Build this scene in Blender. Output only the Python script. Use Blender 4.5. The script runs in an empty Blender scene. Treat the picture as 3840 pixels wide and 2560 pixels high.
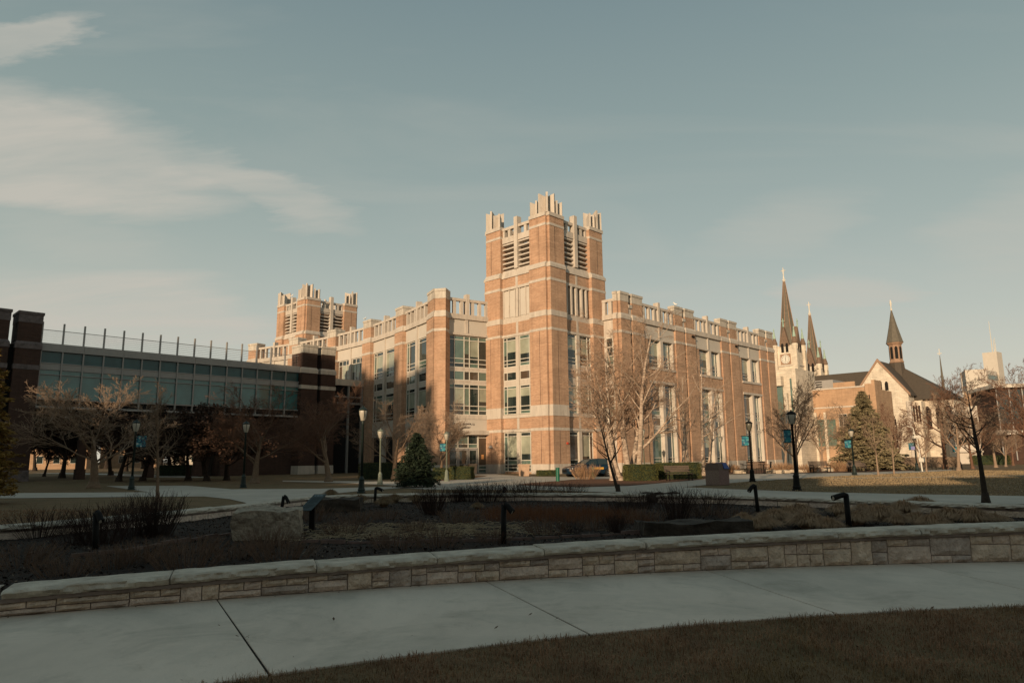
import bpy, bmesh, math, random
import numpy as np
from mathutils import Vector, Matrix, noise
R = math.radians
scene = bpy.context.scene
COL = scene.collection
# ------------------------------------------------------------------ camera
F, PITCH, ROLL, EYE = 2600.0, 0.16699, -0.01077, 1.6
cp, sp = math.cos(PITCH), math.sin(PITCH)
_f = Vector((0, cp, sp)); _u0 = Vector((0, -sp, cp)); _r0 = Vector((1, 0, 0))
_r = _r0*math.cos(ROLL) + _u0*math.sin(ROLL); _u = -_r0*math.sin(ROLL) + _u0*math.cos(ROLL)
cam = bpy.data.cameras.new('camera'); camo = bpy.data.objects.new('camera', cam); COL.objects.link(camo)
cam.sensor_width = 36; cam.lens = F/3840*36; cam.clip_end = 6000; cam.clip_start = .05
M = Matrix((_r, _u, -_f)).transposed().to_4x4(); M.translation = (0, 0, EYE); camo.matrix_world = M
scene.camera = camo
def ss(a, b, x):
    t = min(1, max(0, (x-a)/(b-a))); return t*t*(3-2*t)
def zg(x, y): return -0.9*ss(80, 125, y)*ss(25, 45, x)
def ray(u, v): return _f + _r*((u-1920)/F) - _u*((v-1280)/F)
def at(u, v, z=None, z0=0):
    d = ray(u, v); zz = z0 if z is None else z
    for _ in range(12):
        P = Vector((0, 0, EYE)) + d*((zz-EYE)/d.z)
        if z is not None: break
        zz = .5*zz+.5*zg(P.x, P.y)
    return P
def atd(u, v, y):
    d = ray(u, v); return Vector((0, 0, EYE)) + d*(y/d.y)
# ------------------------------------------------------------------ sky + sun
SUN_AZ, SUN_EL = R(24), R(12.5)       # light travels 24 degrees right of straight ahead
to_sun = Vector((-math.sin(SUN_AZ)*math.cos(SUN_EL), -math.cos(SUN_AZ)*math.cos(SUN_EL), math.sin(SUN_EL)))
world = bpy.data.worlds.new('World'); scene.world = world; world.use_nodes = True
nt = world.node_tree; nt.nodes.clear()
def N(tree, t, **k):
    n = tree.nodes.new(t)
    for a, b in k.items(): setattr(n, a, b)
    return n
def L(tree, a, b): tree.links.new(a, b)
def mth(tree, op, a, b=None, c=None, clamp=False):
    n = N(tree, 'ShaderNodeMath', operation=op); n.use_clamp = clamp
    for i, v in enumerate((a, b, c)):
        if v is None: continue
        if isinstance(v, (int, float)): n.inputs[i].default_value = v
        else: L(tree, v, n.inputs[i])
    return n.outputs[0]
def mixc(tree, fac, a, b, bt='MIX'):
    n = N(tree, 'ShaderNodeMix', data_type='RGBA', blend_type=bt)
    for s, v in ((n.inputs[0], fac), (n.inputs[6], a), (n.inputs[7], b)):
        if isinstance(v, (int, float)): s.default_value = v
        elif isinstance(v, tuple): s.default_value = (*v, 1)
        else: L(tree, v, s)
    return n.outputs[2]
def build_sky():
    sky = N(nt, 'ShaderNodeTexSky', sky_type='NISHITA'); sky.sun_disc = False
    sky.sun_elevation = R(14); sky.sun_rotation = math.atan2(to_sun.x, to_sun.y)
    sky.air_density = 1.0; sky.dust_density = 1.5; sky.ozone_density = 1.5
    tc = N(nt, 'ShaderNodeTexCoord'); sep = N(nt, 'ShaderNodeSeparateXYZ'); L(nt, tc.outputs['Generated'], sep.inputs[0])
    z = mth(nt, 'MAXIMUM', sep.outputs[2], 0.0)
    rp = N(nt, 'ShaderNodeValToRGB'); L(nt, z, rp.inputs[0]); e = rp.color_ramp.elements
    e[0].position = 0; e[0].color = (.70, .64, .52, 1); e[1].position = 1; e[1].color = (.15, .225, .25, 1)
    for p, c in ((.09, (.60, .575, .48)), (.2, (.475, .50, .43)), (.3, (.375, .43, .38)), (.44, (.28, .35, .325)), (.6, (.20, .27, .275))):
        q = e.new(p); q.color = (*c, 1)
    nis = mixc(nt, 1.0, sky.outputs[0], (.13, .13, .13), 'MULTIPLY')
    base = mixc(nt, .88, nis, rp.outputs[0])
    # cirrus: direction projected on a high flat layer
    zi = mth(nt, 'ADD', z, .12)
    X = mth(nt, 'DIVIDE', sep.outputs[0], zi); Y = mth(nt, 'DIVIDE', sep.outputs[1], zi)
    def layer(ang, sx, sy, scale, detail, seed, dist=1.2):
        cb = N(nt, 'ShaderNodeCombineXYZ'); L(nt, X, cb.inputs[0]); L(nt, Y, cb.inputs[1])
        mp = N(nt, 'ShaderNodeMapping'); mp.inputs['Rotation'].default_value = (0, 0, ang); mp.inputs['Scale'].default_value = (sx, sy, 1)
        mp.inputs['Location'].default_value = (seed, seed*.7, 0)
        L(nt, cb.outputs[0], mp.inputs[0]); no = N(nt, 'ShaderNodeTexNoise'); no.inputs['Scale'].default_value = scale
        no.inputs['Detail'].default_value = detail; no.inputs['Distortion'].default_value = dist; no.inputs['Roughness'].default_value = .55
        L(nt, mp.outputs[0], no.inputs['Vector']); return no.outputs[0]
    wn = N(nt, 'ShaderNodeTexNoise'); wn.inputs['Scale'].default_value = 1.5; wn.inputs['Detail'].default_value = 8; wn.inputs['Roughness'].default_value = .62
    wm = N(nt, 'ShaderNodeMapping'); wm.inputs['Rotation'].default_value = (0, 0, R(25)); wm.inputs['Scale'].default_value = (.6, 1.8, 1)
    wc = N(nt, 'ShaderNodeCombineXYZ'); L(nt, X, wc.inputs[0]); L(nt, Y, wc.inputs[1]); L(nt, wc.outputs[0], wm.inputs[0]); L(nt, wm.outputs[0], wn.inputs['Vector'])
    ws = N(nt, 'ShaderNodeSeparateColor'); L(nt, wn.outputs['Color'], ws.inputs[0])
    Xw = mth(nt, 'ADD', X, mth(nt, 'MULTIPLY_ADD', ws.outputs[0], .8, -.4)); Yw = mth(nt, 'ADD', Y, mth(nt, 'MULTIPLY_ADD', ws.outputs[1], .46, -.23))
    def blob(cx, cy, ang, rx, ry, hard):
        # soft elongated cloud bank centred on a point of that layer
        dx = mth(nt, 'SUBTRACT', Xw, cx); dy = mth(nt, 'SUBTRACT', Yw, cy)
        c, s = math.cos(ang), math.sin(ang)
        a = mth(nt, 'DIVIDE', mth(nt, 'ADD', mth(nt, 'MULTIPLY', dx, c), mth(nt, 'MULTIPLY', dy, s)), rx)
        b = mth(nt, 'DIVIDE', mth(nt, 'SUBTRACT', mth(nt, 'MULTIPLY', dy, c), mth(nt, 'MULTIPLY', dx, s)), ry)
        r2 = mth(nt, 'ADD', mth(nt, 'MULTIPLY', a, a), mth(nt, 'MULTIPLY', b, b))
        return mth(nt, 'MULTIPLY', mth(nt, 'SUBTRACT', 1.0, r2), hard, clamp=True)
    def dirpt(u, v):
        d = ray(u, v).normalized(); return d.x/(d.z+.12), d.y/(d.z+.12)
    n1 = layer(R(12), .45, 1.3, 1.3, 7, 3.1, 1.6); n3 = layer(R(18), .7, 3.2, 2.6, 9, 5.7, 2.2); n2 = layer(R(-30), .5, 1.4, 1.1, 7, 8.3)
    total = mth(nt, 'MULTIPLY', mth(nt, 'SUBTRACT', n2, .50, clamp=True), .9)
    for (u1, v1, u2, v2, wd, hard, amp) in CLOUDS:
        (ax, ay), (bx, by) = dirpt(u1, v1), dirpt(u2, v2)
        ang = math.atan2(by-ay, bx-ax); ln = math.hypot(bx-ax, by-ay)/2
        m = blob((ax+bx)/2, (ay+by)/2, ang, ln, wd, hard)
        q = mth(nt, 'ADD', mth(nt, 'MULTIPLY_ADD', n1, 1.7, -.2), mth(nt, 'MULTIPLY_ADD', n3, .5, -.25))
        q = mth(nt, 'MULTIPLY', mth(nt, 'MINIMUM', mth(nt, 'MAXIMUM', q, 0.0), 1.0), mth(nt, 'POWER', m, 1.15))
        total = mth(nt, 'MAXIMUM', total, mth(nt, 'MULTIPLY', q, amp))
    col = mixc(nt, mth(nt, 'MINIMUM', total, .8), base, (.56, .525, .46))
    bg = N(nt, 'ShaderNodeBackground'); L(nt, col, bg.inputs[0]); bg.inputs[1].default_value = SKY_K
    out = N(nt, 'ShaderNodeOutputWorld'); L(nt, bg.outputs[0], out.inputs[0])
SKY_K = 1.0
CLOUDS = [(-1100, 480, 1000, 740, .34, 1.7, .95), (300, 480, 1330, 860, .15, 1.4, .75), (-250, 290, 350, 70, .075, 1.6, .65), (-200, 820, 700, 960, .22, 1.2, .25),
          (-300, 1090, 1050, 1260, .60, 1.8, .95), (2850, 1085, 3450, 1115, .22, 1.6, .55), (3450, 900, 4400, 830, .6, 1.2, .4), (2600, 820, 3200, 900, .3, 1.1, .35), (1400, 760, 2100, 860, .2, 1.0, .12)]
build_sky()
sun = bpy.data.lights.new('sun', 'SUN'); suno = bpy.data.objects.new('sun', sun); COL.objects.link(suno)
sun.energy = 4.9; sun.angle = R(.55); sun.color = (1.0, .75, .50)
suno.rotation_euler = to_sun.to_track_quat('Z', 'Y').to_euler(); suno.location = (0, -30, 60)
vs = scene.view_settings; vs.view_transform = 'Standard'; vs.look = 'None'; vs.exposure = 0.0; vs.gamma = 1; vs.use_curve_mapping = False
rnd = random.Random(7)
# ------------------------------------------------------------------ materials
MATS = {}
def mat(name, col, rough=.85, var=.25, scale=3.0, col2=None, bump=.0, bscale=20, spec=.3, metal=0, stretch=None, detail=5, stain=None):
    if name in MATS: return MATS[name]
    m = bpy.data.materials.new(name); m.use_nodes = True; t = m.node_tree; b = t.nodes['Principled BSDF']
    b.inputs['Roughness'].default_value = rough; b.inputs['Specular IOR Level'].default_value = spec; b.inputs['Metallic'].default_value = metal
    tc = N(t, 'ShaderNodeTexCoord'); vec = tc.outputs['Object']
    if stretch:
        mp = N(t, 'ShaderNodeMapping'); mp.inputs['Scale'].default_value = stretch; L(t, vec, mp.inputs[0]); vec = mp.outputs[0]
    no = N(t, 'ShaderNodeTexNoise'); no.inputs['Scale'].default_value = scale; no.inputs['Detail'].default_value = detail; no.inputs['Roughness'].default_value = .65
    L(t, vec, no.inputs['Vector'])
    c2 = col2 or tuple(c*(1-var) for c in col); c1 = col if col2 else tuple(min(1, c*(1+var)) for c in col)
    fac = mth(t, 'MULTIPLY_ADD', no.outputs[0], 2.4, -.7, clamp=True)
    cc = mixc(t, fac, c2, c1)
    if stain:      # blotches and drying marks of their own shape
        for sc_, amt, of in stain:
            ns = N(t, 'ShaderNodeTexNoise'); ns.inputs['Scale'].default_value = sc_; ns.inputs['Detail'].default_value = 9; ns.inputs['Roughness'].default_value = .7; ns.inputs['Distortion'].default_value = .8
            L(t, tc.outputs['Object'], ns.inputs['Vector']); cc = mixc(t, mth(t, 'MULTIPLY_ADD', ns.outputs[0], 5.0, of, clamp=True), cc, mixc(t, 1.0, cc, amt, 'MULTIPLY'))
    L(t, cc, b.inputs['Base Color'])
    if bump:
        nb = N(t, 'ShaderNodeTexNoise'); nb.inputs['Scale'].default_value = bscale; nb.inputs['Detail'].default_value = 6; L(t, vec, nb.inputs['Vector'])
        bp = N(t, 'ShaderNodeBump'); bp.inputs['Strength'].default_value = min(1, bump); bp.inputs['Distance'].default_value = .03*max(1, bump*1.6)
        L(t, nb.outputs[0], bp.inputs['Height']); L(t, bp.outputs[0], b.inputs['Normal'])
    MATS[name] = m; return m
def brickmat(name, c1, c2, mortar, sc=1.0):
    m = bpy.data.materials.new(name); m.use_nodes = True; t = m.node_tree; b = t.nodes['Principled BSDF']; b.inputs['Roughness'].default_value = .9
    b.inputs['Specular IOR Level'].default_value = .2
    tc = N(t, 'ShaderNodeTexCoord'); se = N(t, 'ShaderNodeSeparateXYZ'); L(t, tc.outputs['Object'], se.inputs[0])
    cb = N(t, 'ShaderNodeCombineXYZ'); L(t, mth(t, 'ADD', se.outputs[0], se.outputs[1]), cb.inputs[0]); L(t, se.outputs[2], cb.inputs[1])
    br = N(t, 'ShaderNodeTexBrick'); L(t, cb.outputs[0], br.inputs['Vector']); br.inputs['Color1'].default_value = (*c1, 1); br.inputs['Color2'].default_value = (*c2, 1)
    br.inputs['Mortar'].default_value = (*mortar, 1); br.inputs['Scale'].default_value = 1; br.inputs['Brick Width'].default_value = .3*sc; br.inputs['Row Height'].default_value = .1*sc
    br.inputs['Mortar Size'].default_value = .009*sc; br.inputs['Bias'].default_value = 0
    no = N(t, 'ShaderNodeTexNoise'); no.inputs['Scale'].default_value = .5; no.inputs['Detail'].default_value = 6; L(t, tc.outputs['Object'], no.inputs['Vector'])
    mp = N(t, 'ShaderNodeMapping'); mp.inputs['Scale'].default_value = (.35, .35, 5); L(t, tc.outputs['Object'], mp.inputs[0])
    n2 = N(t, 'ShaderNodeTexNoise'); n2.inputs['Scale'].default_value = 1; n2.inputs['Detail'].default_value = 5; L(t, mp.outputs[0], n2.inputs['Vector'])
    k = mth(t, 'ADD', mth(t, 'MULTIPLY_ADD', no.outputs[0], .7, .42), mth(t, 'MULTIPLY', n2.outputs[0], .55))
    m4 = N(t, 'ShaderNodeMapping'); m4.inputs['Scale'].default_value = (2.2, 2.2, .1); L(t, tc.outputs['Object'], m4.inputs[0]); n4 = N(t, 'ShaderNodeTexNoise'); n4.inputs['Scale'].default_value = 1; n4.inputs['Detail'].default_value = 7; n4.inputs['Roughness'].default_value = .7; L(t, m4.outputs[0], n4.inputs['Vector'])
    k = mth(t, 'MULTIPLY', k, mth(t, 'SUBTRACT', 1.0, mth(t, 'MULTIPLY', mth(t, 'MULTIPLY_ADD', n4.outputs[0], 4.0, -2.05, clamp=True), .32)))
    kk = N(t, 'ShaderNodeCombineXYZ'); [L(t, k, kk.inputs[i]) for i in range(3)]
    L(t, mixc(t, 1.0, br.outputs['Color'], kk.outputs[0], 'MULTIPLY'), b.inputs['Base Color'])
    bp = N(t, 'ShaderNodeBump'); bp.inputs['Strength'].default_value = .5; bp.inputs['Distance'].default_value = .012; bp.invert = True
    L(t, br.outputs['Fac'], bp.inputs['Height']); L(t, bp.outputs[0], b.inputs['Normal'])
    MATS[name] = m; return m
BRICK = brickmat('red_brick', (.45, .27, .17), (.355, .20, .12), (.44, .34, .25))
BRICKD = brickmat('brown_shaded_brick', (.066, .036, .026), (.05, .027, .02), (.07, .05, .04))  # shade of the footbridge pavilions put into this brick's colour
BRICKT = brickmat('tan_brick', (.42, .26, .16), (.36, .22, .13), (.4, .3, .2))
CREAM = brickmat('cream_block', (.62, .54, .43), (.54, .465, .365), (.46, .40, .32), 4)
STONE = mat('cast_stone', (.49, .43, .36), .85, .16, 1.2, stretch=(1.6, 1.6, .3), stain=[(.9, (.70, .68, .66), -2.75), (3.0, (.84, .82, .80), -2.8)], bump=.1, bscale=9)
PANEL = mat('stone_panel', (.51, .46, .39), .8, .06, .7)
CAP = mat('stone_coping', (.47, .42, .35), .85, .25, 2.0, stretch=(1.5, 1.5, .2), stain=[(1.3, (.66, .65, .64), -2.6)])
FRAME = mat('window_frame_paint', (.60, .56, .48), .5, .05)
METALG = mat('grey_metal_panel', (.30, .285, .265), .5, .08, metal=.1)
def glass(name, col, rough=.04, ior=1.75, bl=None):
    m = bpy.data.materials.new(name); m.use_nodes = True; t = m.node_tree; b = t.nodes['Principled BSDF']
    b.inputs['Base Color'].default_value = (*col, 1); b.inputs['Roughness'].default_value = rough; b.inputs['IOR'].default_value = ior
    tc = N(t, 'ShaderNodeTexCoord'); no = N(t, 'ShaderNodeTexNoise'); no.inputs['Scale'].default_value = .8; L(t, tc.outputs['Object'], no.inputs['Vector'])
    L(t, mixc(t, no.outputs[0], tuple(c*.5 for c in col), tuple(c*1.5 for c in col)), b.inputs['Base Color'])
    bp = N(t, 'ShaderNodeBump'); bp.inputs['Strength'].default_value = .06; bp.inputs['Distance'].default_value = .05
    n3 = N(t, 'ShaderNodeTexNoise'); n3.inputs['Scale'].default_value = .6; L(t, tc.outputs['Object'], n3.inputs['Vector'])
    L(t, n3.outputs[0], bp.inputs['Height']); L(t, bp.outputs[0], b.inputs['Normal'])
    MATS[name] = m; return m
GLASS = glass('window_glass', (.018, .028, .026)); GLASSB = glass('glass_over_blind', (.30, .31, .235), .1, 1.6)
GLASSC = glass('glass_over_curtain', (.10, .15, .12), .06, 1.7)
TEAL = glass('teal_spandrel_glass', (.02, .075, .08), .25, 1.45); TEALW = glass('teal_window_glass', (.045, .15, .145), .08, 1.6)
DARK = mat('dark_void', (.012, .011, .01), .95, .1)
CONC = mat('sidewalk_concrete', (.60, .505, .41), .9, .13, .9, bump=.3, bscale=60, stretch=(1, .35, 1), detail=8, stain=[(.9, (.72, .73, .72), -2.55), (3.5, (.82, .81, .78), -2.8), (.35, (.80, .82, .82), -2.3), (14, (.72, .70, .66), -3.3)])
CONCB = mat('path_concrete', (.42, .375, .31), .9, .14, .5, bump=.1, bscale=30, stain=[(.25, (.82, .82, .82), -2.4), (1.2, (.88, .87, .85), -2.7)])
LIME = mat('rock_faced_limestone', (.60, .475, .385), .95, .35, 5, bump=1.0, bscale=20, stain=[(7, (.6, .58, .56), -2.8)])
LIME2 = mat('tan_limestone', (.62, .49, .375), .95, .3, 6, bump=1.0, bscale=22, stain=[(9, (.62, .58, .55), -2.8)])
LIME3 = mat('grey_limestone', (.46, .375, .315), .95, .35, 6, bump=1.0, bscale=22)
CAPL = mat('pale_limestone_slab', (.60, .53, .43), .95, .3, 3.2, col2=(.31, .26, .205), bump=1.0, bscale=8, detail=9)
MORTAR = mat('mortar', (.21, .165, .14), .95, .2, 8, bump=.3)
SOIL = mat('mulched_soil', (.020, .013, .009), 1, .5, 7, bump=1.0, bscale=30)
LAWN = mat('dormant_lawn', (.21, .135, .068), 1, .3, 1.7, col2=(.115, .078, .038), bump=.8, bscale=45, detail=9, stain=[(.5, (.7, .8, .7), -2.4)])
MULCH = mat('red_mulch', (.13, .06, .032), 1, .4, 5, bump=.8, bscale=40)
IRON = mat('dark_green_iron', (.02, .03, .026), .45, .2, metal=.3)
BLACK = mat('black_painted_metal', (.010, .009, .008), .65, .2, spec=.12)
FROST = mat('frosted_lamp_glass', (.40, .36, .29), .35, .06)
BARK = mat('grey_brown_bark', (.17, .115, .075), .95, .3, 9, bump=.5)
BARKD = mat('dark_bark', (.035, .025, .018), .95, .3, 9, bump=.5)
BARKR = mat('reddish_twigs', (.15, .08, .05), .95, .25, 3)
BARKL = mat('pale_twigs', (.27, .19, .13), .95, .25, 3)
BIRCH = mat('birch_bark', (.62, .50, .38), .9, .2, 4, col2=(.16, .10, .07), stretch=(1, 1, 3), bump=.5, bscale=12)
NEEDLE = mat('spruce_needles', (.020, .032, .016), .9, .5, 3)
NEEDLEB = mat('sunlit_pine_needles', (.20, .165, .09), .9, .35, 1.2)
LEAFH = mat('boxwood_leaves', (.085, .085, .024), .85, .4, 4)
LEAFY = mat('yellowed_arborvitae_leaves', (.20, .12, .028), .9, .4, 2)
SLATE = mat('slate_roof', (.075, .06, .045), .8, .15, 2)
SPIRE = mat('copper_brown_spire', (.12, .105, .08), .8, .2, 1.5)
VERD = mat('verdigris_copper', (.30, .40, .32), .8, .2, 2)
TERRA = mat('terracotta_trim', (.30, .19, .125), .9, .2, 2)
CURB = mat('edging_stone', (.13, .085, .07), .9, .3, 5, bump=.4)
WOOD = mat('weathered_bench_wood', (.11, .08, .06), .85, .2, 4)
# ------------------------------------------------------------------ mesh helpers
SPLIT = {'stone_beam', 'pavilion_block', 'dark_lobby', 'brick_infill', 'stone_jamb', 'brick_jamb', 'transom_bars', 'vent_grille', 'control_joint', 'link_frame', 'banner_arm', 'column', 'main_block', 'wall', 'string_course', 'apse_wall', 'stair_tower', 'frame_pier', 'light_housing', 'ribbon_window', 'shoes', 'pane', 'fascia_panel', 'parapet_step', 'corner_buttress', 'side_stripe', 'security_camera', 'transept_wall', 'stone_ledge', 'projecting_slab', 'tracery'}
class MB:
    def __init__(s): s.v = []; s.f = []; s.sm = False; s.p = []
    def add(s, vs_, fs_):
        o = len(s.v); s.p.append((o, len(s.f))); s.v += [tuple(p) for p in vs_]; s.f += [tuple(i+o for i in f) for f in fs_]; return s
    def box(s, x0, x1, y0, y1, z0, z1, fr=None, top=0):
        P = [(x0, y0, z0), (x1, y0, z0), (x1, y1, z0), (x0, y1, z0), (x0+top, y0+top, z1), (x1-top, y0+top, z1), (x1-top, y1-top, z1), (x0+top, y1-top, z1)]
        if fr: P = [fr(*p) for p in P]
        return s.add(P, [(3, 2, 1, 0), (4, 5, 6, 7), (0, 1, 5, 4), (1, 2, 6, 5), (2, 3, 7, 6), (3, 0, 4, 7)])
    def prism(s, poly, z0, z1, poly2=None, fr=None):
        n = len(poly); p2 = poly2 or poly
        P = [(x, y, z0) for x, y in poly]+[(x, y, z1) for x, y in p2]
        if fr: P = [fr(*p) for p in P]
        return s.add(P, [tuple(range(n))[::-1], tuple(range(n, 2*n))]+[(i, (i+1) % n, n+(i+1) % n, n+i) for i in range(n)])
    def lathe(s, prof, n=12, c=(0, 0, 0)):
        V = []
        for r, z in prof:
            for i in range(n):
                a = 2*math.pi*i/n; V.append((c[0]+r*math.cos(a), c[1]+r*math.sin(a), c[2]+z))
        m = len(prof); Fc = [(j*n+i, j*n+(i+1) % n, (j+1)*n+(i+1) % n, (j+1)*n+i) for j in range(m-1) for i in range(n)]
        Fc += [tuple(range(n))[::-1], tuple(range((m-1)*n, m*n))]
        return s.add(V, Fc)
    def tube(s, pts, rad, n=6, cap=True):
        pts = [Vector(p) for p in pts]; V = []
        for i, p in enumerate(pts):
            d = (pts[min(i+1, len(pts)-1)]-pts[max(i-1, 0)]).normalized()
            a = d.cross(Vector((0, 0, 1)) if abs(d.z) < .9 else Vector((1, 0, 0))).normalized(); b = d.cross(a)
            r = rad[i] if isinstance(rad, (list, tuple)) else rad
            for k in range(n):
                t = 2*math.pi*k/n; V.append(p+a*(r*math.cos(t))+b*(r*math.sin(t)))
        m = len(pts); Fc = [(j*n+i, j*n+(i+1) % n, (j+1)*n+(i+1) % n, (j+1)*n+i) for j in range(m-1) for i in range(n)]
        if cap: Fc += [tuple(range(n))[::-1], tuple(range((m-1)*n, m*n))]
        return s.add(V, Fc)
    def build(s, name, m, parent=None, fix=True, loc=None, bevel=0):
        if name in SPLIT and len(s.p) > 1:
            e = s.p+[(len(s.v), len(s.f))]; o = None
            for (a, c), (a2, c2) in zip(e[:-1], e[1:]):
                q = MB(); q.v = s.v[a:a2]; q.f = [tuple(i-a for i in f_) for f_ in s.f[c:c2]]; o = q.build(name, m, parent, fix, loc, bevel)
            return o
        me = bpy.data.meshes.new(name); me.from_pydata(s.v, [], s.f)
        if fix:
            b = bmesh.new(); b.from_mesh(me); bmesh.ops.recalc_face_normals(b, faces=b.faces); b.to_mesh(me); b.free()
        me.materials.append(m)
        if s.sm: me.shade_smooth()
        o = bpy.data.objects.new(name, me); COL.objects.link(o)
        if parent: o.parent = parent
        if loc: o.location = loc
        if bevel:
            bv = o.modifiers.new('b', 'BEVEL'); bv.width = bevel; bv.segments = 2; bv.limit_method = 'ANGLE'
        return o
def tag(o, label=None, cat=None, group=None, kind=None):
    if label: o['label'] = label
    if cat: o['category'] = cat
    if group: o['group'] = group
    if kind: o['kind'] = kind
    return o
def thing(name, label, cat, loc=(0, 0, 0), rz=0, group=None):
    o = bpy.data.objects.new(name, None); COL.objects.link(o); o.location = loc; o.rotation_euler.z = rz; o.empty_display_size = .3
    return tag(o, label, cat, group)
KIDS = {}
def dup(src, loc, rz=0, sc=1, label=None, group=None):
    c = src.copy(); COL.objects.link(c); c.location = loc; c.rotation_euler.z = rz; c.scale = (sc,)*3 if isinstance(sc, (int, float)) else sc
    if label: c['label'] = label
    if group: c['group'] = group
    for ch in src.children:
        d = ch.copy(); COL.objects.link(d); d.parent = c
        for g in ch.children:
            h = g.copy(); COL.objects.link(h); h.parent = d
    return c
# ------------------------------------------------------------------ ground
def axis(parts):
    out = []
    for a, b, st in parts:
        x = a
        while x < b-1e-6: out.append(x); x += st
    out.append(parts[-1][1]); return out
GX = axis([(-3000, -600, 400), (-600, -120, 60), (-120, 160, 4), (160, 640, 60), (640, 3040, 400)])
GY = axis([(-800, -80, 120), (-80, 220, 4), (220, 700, 60), (700, 3900, 400)])
g = MB(); nx = len(GX)
for y in GY:
    for x in GX: g.v.append((x, y, zg(x, y)-.004))
for j in range(len(GY)-1):
    for i in range(nx-1): a = j*nx+i; g.f.append((a, a+1, a+nx+1, a+nx))
tag(g.build('lawn_ground', LAWN, fix=False), kind='structure')
def sheet(name, px, m, dz, world_pts=None):
    pts = world_pts or [at(*p) for p in px]
    b = bmesh.new(); b.faces.new([b.verts.new((p[0], p[1], 0)) for p in pts]); bmesh.ops.triangulate(b, faces=b.faces)
    for k in range(30, 130, 8): bmesh.ops.bisect_plane(b, geom=b.verts[:]+b.edges[:]+b.faces[:], plane_co=(0, k, 0), plane_no=(0, 1, 0))
    for k in range(0, 80, 8): bmesh.ops.bisect_plane(b, geom=b.verts[:]+b.edges[:]+b.faces[:], plane_co=(k, 0, 0), plane_no=(1, 0, 0))
    for v in b.verts: v.co.z = zg(v.co.x, v.co.y)+dz
    bmesh.ops.recalc_face_normals(b, faces=b.faces)
    if b.faces and sum(f.normal.z for f in b.faces) < 0: bmesh.ops.reverse_faces(b, faces=b.faces[:])
    me = bpy.data.meshes.new(name); b.to_mesh(me); b.free(); me.materials.append(m)
    o = bpy.data.objects.new(name, me); COL.objects.link(o); return tag(o, kind='structure')
MAINP = [(-900, 1838), (0, 1849), (561, 1845), (398, 1822), (700, 1820.5), (867, 1834), (1200, 1832), (1300, 1829), (1490, 1823), (1598, 1815), (1625, 1803), (1700, 1800), (1780, 1792),
         (1830, 1783), (1700, 1779.5), (1690, 1776), (1850, 1776), (1960, 1786), (2080, 1787), (2360, 1787), (2360, 1793), (2140, 1798), (2090, 1803), (1995, 1810), (1940, 1818), (2000, 1822), (2178, 1827), (2357, 1821.5), (2600, 1801), (2728, 1779), (2850, 1776.5), (3100, 1773.5), (3250, 1770.5),
         (3440, 1764), (3560, 1760), (3600, 1761), (3440, 1771), (3250, 1780), (3056, 1789), (2975, 1795), (2808, 1805), (2650, 1818), (2563, 1826), (2723, 1833), (2989, 1843), (3423, 1853), (3840, 1860), (4300, 1866),
         (4300, 1898), (3840, 1890), (3475, 1884), (2855, 1860), (2500, 1852), (2330, 1848), (2050, 1837), (1800, 1836), (1600, 1835), (1514, 1829), (1374, 1838), (1240, 1852), (1148, 1866), (940, 1896), (918, 1884), (860, 1871), (765, 1861), (587, 1862), (0, 1868), (-900, 1880)]
sheet('path', MAINP, CONCB, .012)
sheet('path', [(1060, 1801.5), (1300, 1803), (1502, 1805.5), (1620, 1808), (1620, 1812), (1490, 1820), (1300, 1811), (1060, 1805)], CONCB, .012)
sheet('path', [(3115, 1793.2), (3250, 1790), (3500, 1787), (3840, 1781.5), (4200, 1777), (4200, 1780.5), (3840, 1784), (3500, 1789.5), (3250, 1792.5), (3115, 1795)], CONCB, .012)
sheet('path', [(250, 1772), (640, 1781), (800, 1790), (560, 1790), (380, 1779), (120, 1774)], CONCB, .012)
sheet('mulch_bed', [(1940, 1816.5), (1995, 1810), (2090, 1804), (2140, 1799), (2360, 1794), (2480, 1789), (2690, 1790), (2600, 1800.5), (2357, 1820.5), (2178, 1826), (2000, 1821)], MULCH, .016)
sheet('mulch_bed', [(1625, 1803.5), (1640, 1795), (1760, 1787), (1825, 1785), (1770, 1793), (1700, 1800)], MULCH, .016)
sheet('mulch_bed', [(2690, 1776), (2760, 1764), (3130, 1756), (3420, 1757), (3430, 1762), (3250, 1769), (3100, 1772), (2850, 1775)], MULCH, .016)
# ------------------------------------------------------------------ library
YAW = .77727
LA = Vector((-math.cos(YAW), math.sin(YAW), 0)); LB = Vector((math.sin(YAW), math.cos(YAW), 0)); LC = Vector((3.934, 71.0, 0))
lib = thing('library_building', 'long red brick and pale stone library with two fin topped towers and curved window wing', 'building', LC, YAW*-1+math.pi/2-math.pi/2)
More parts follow.
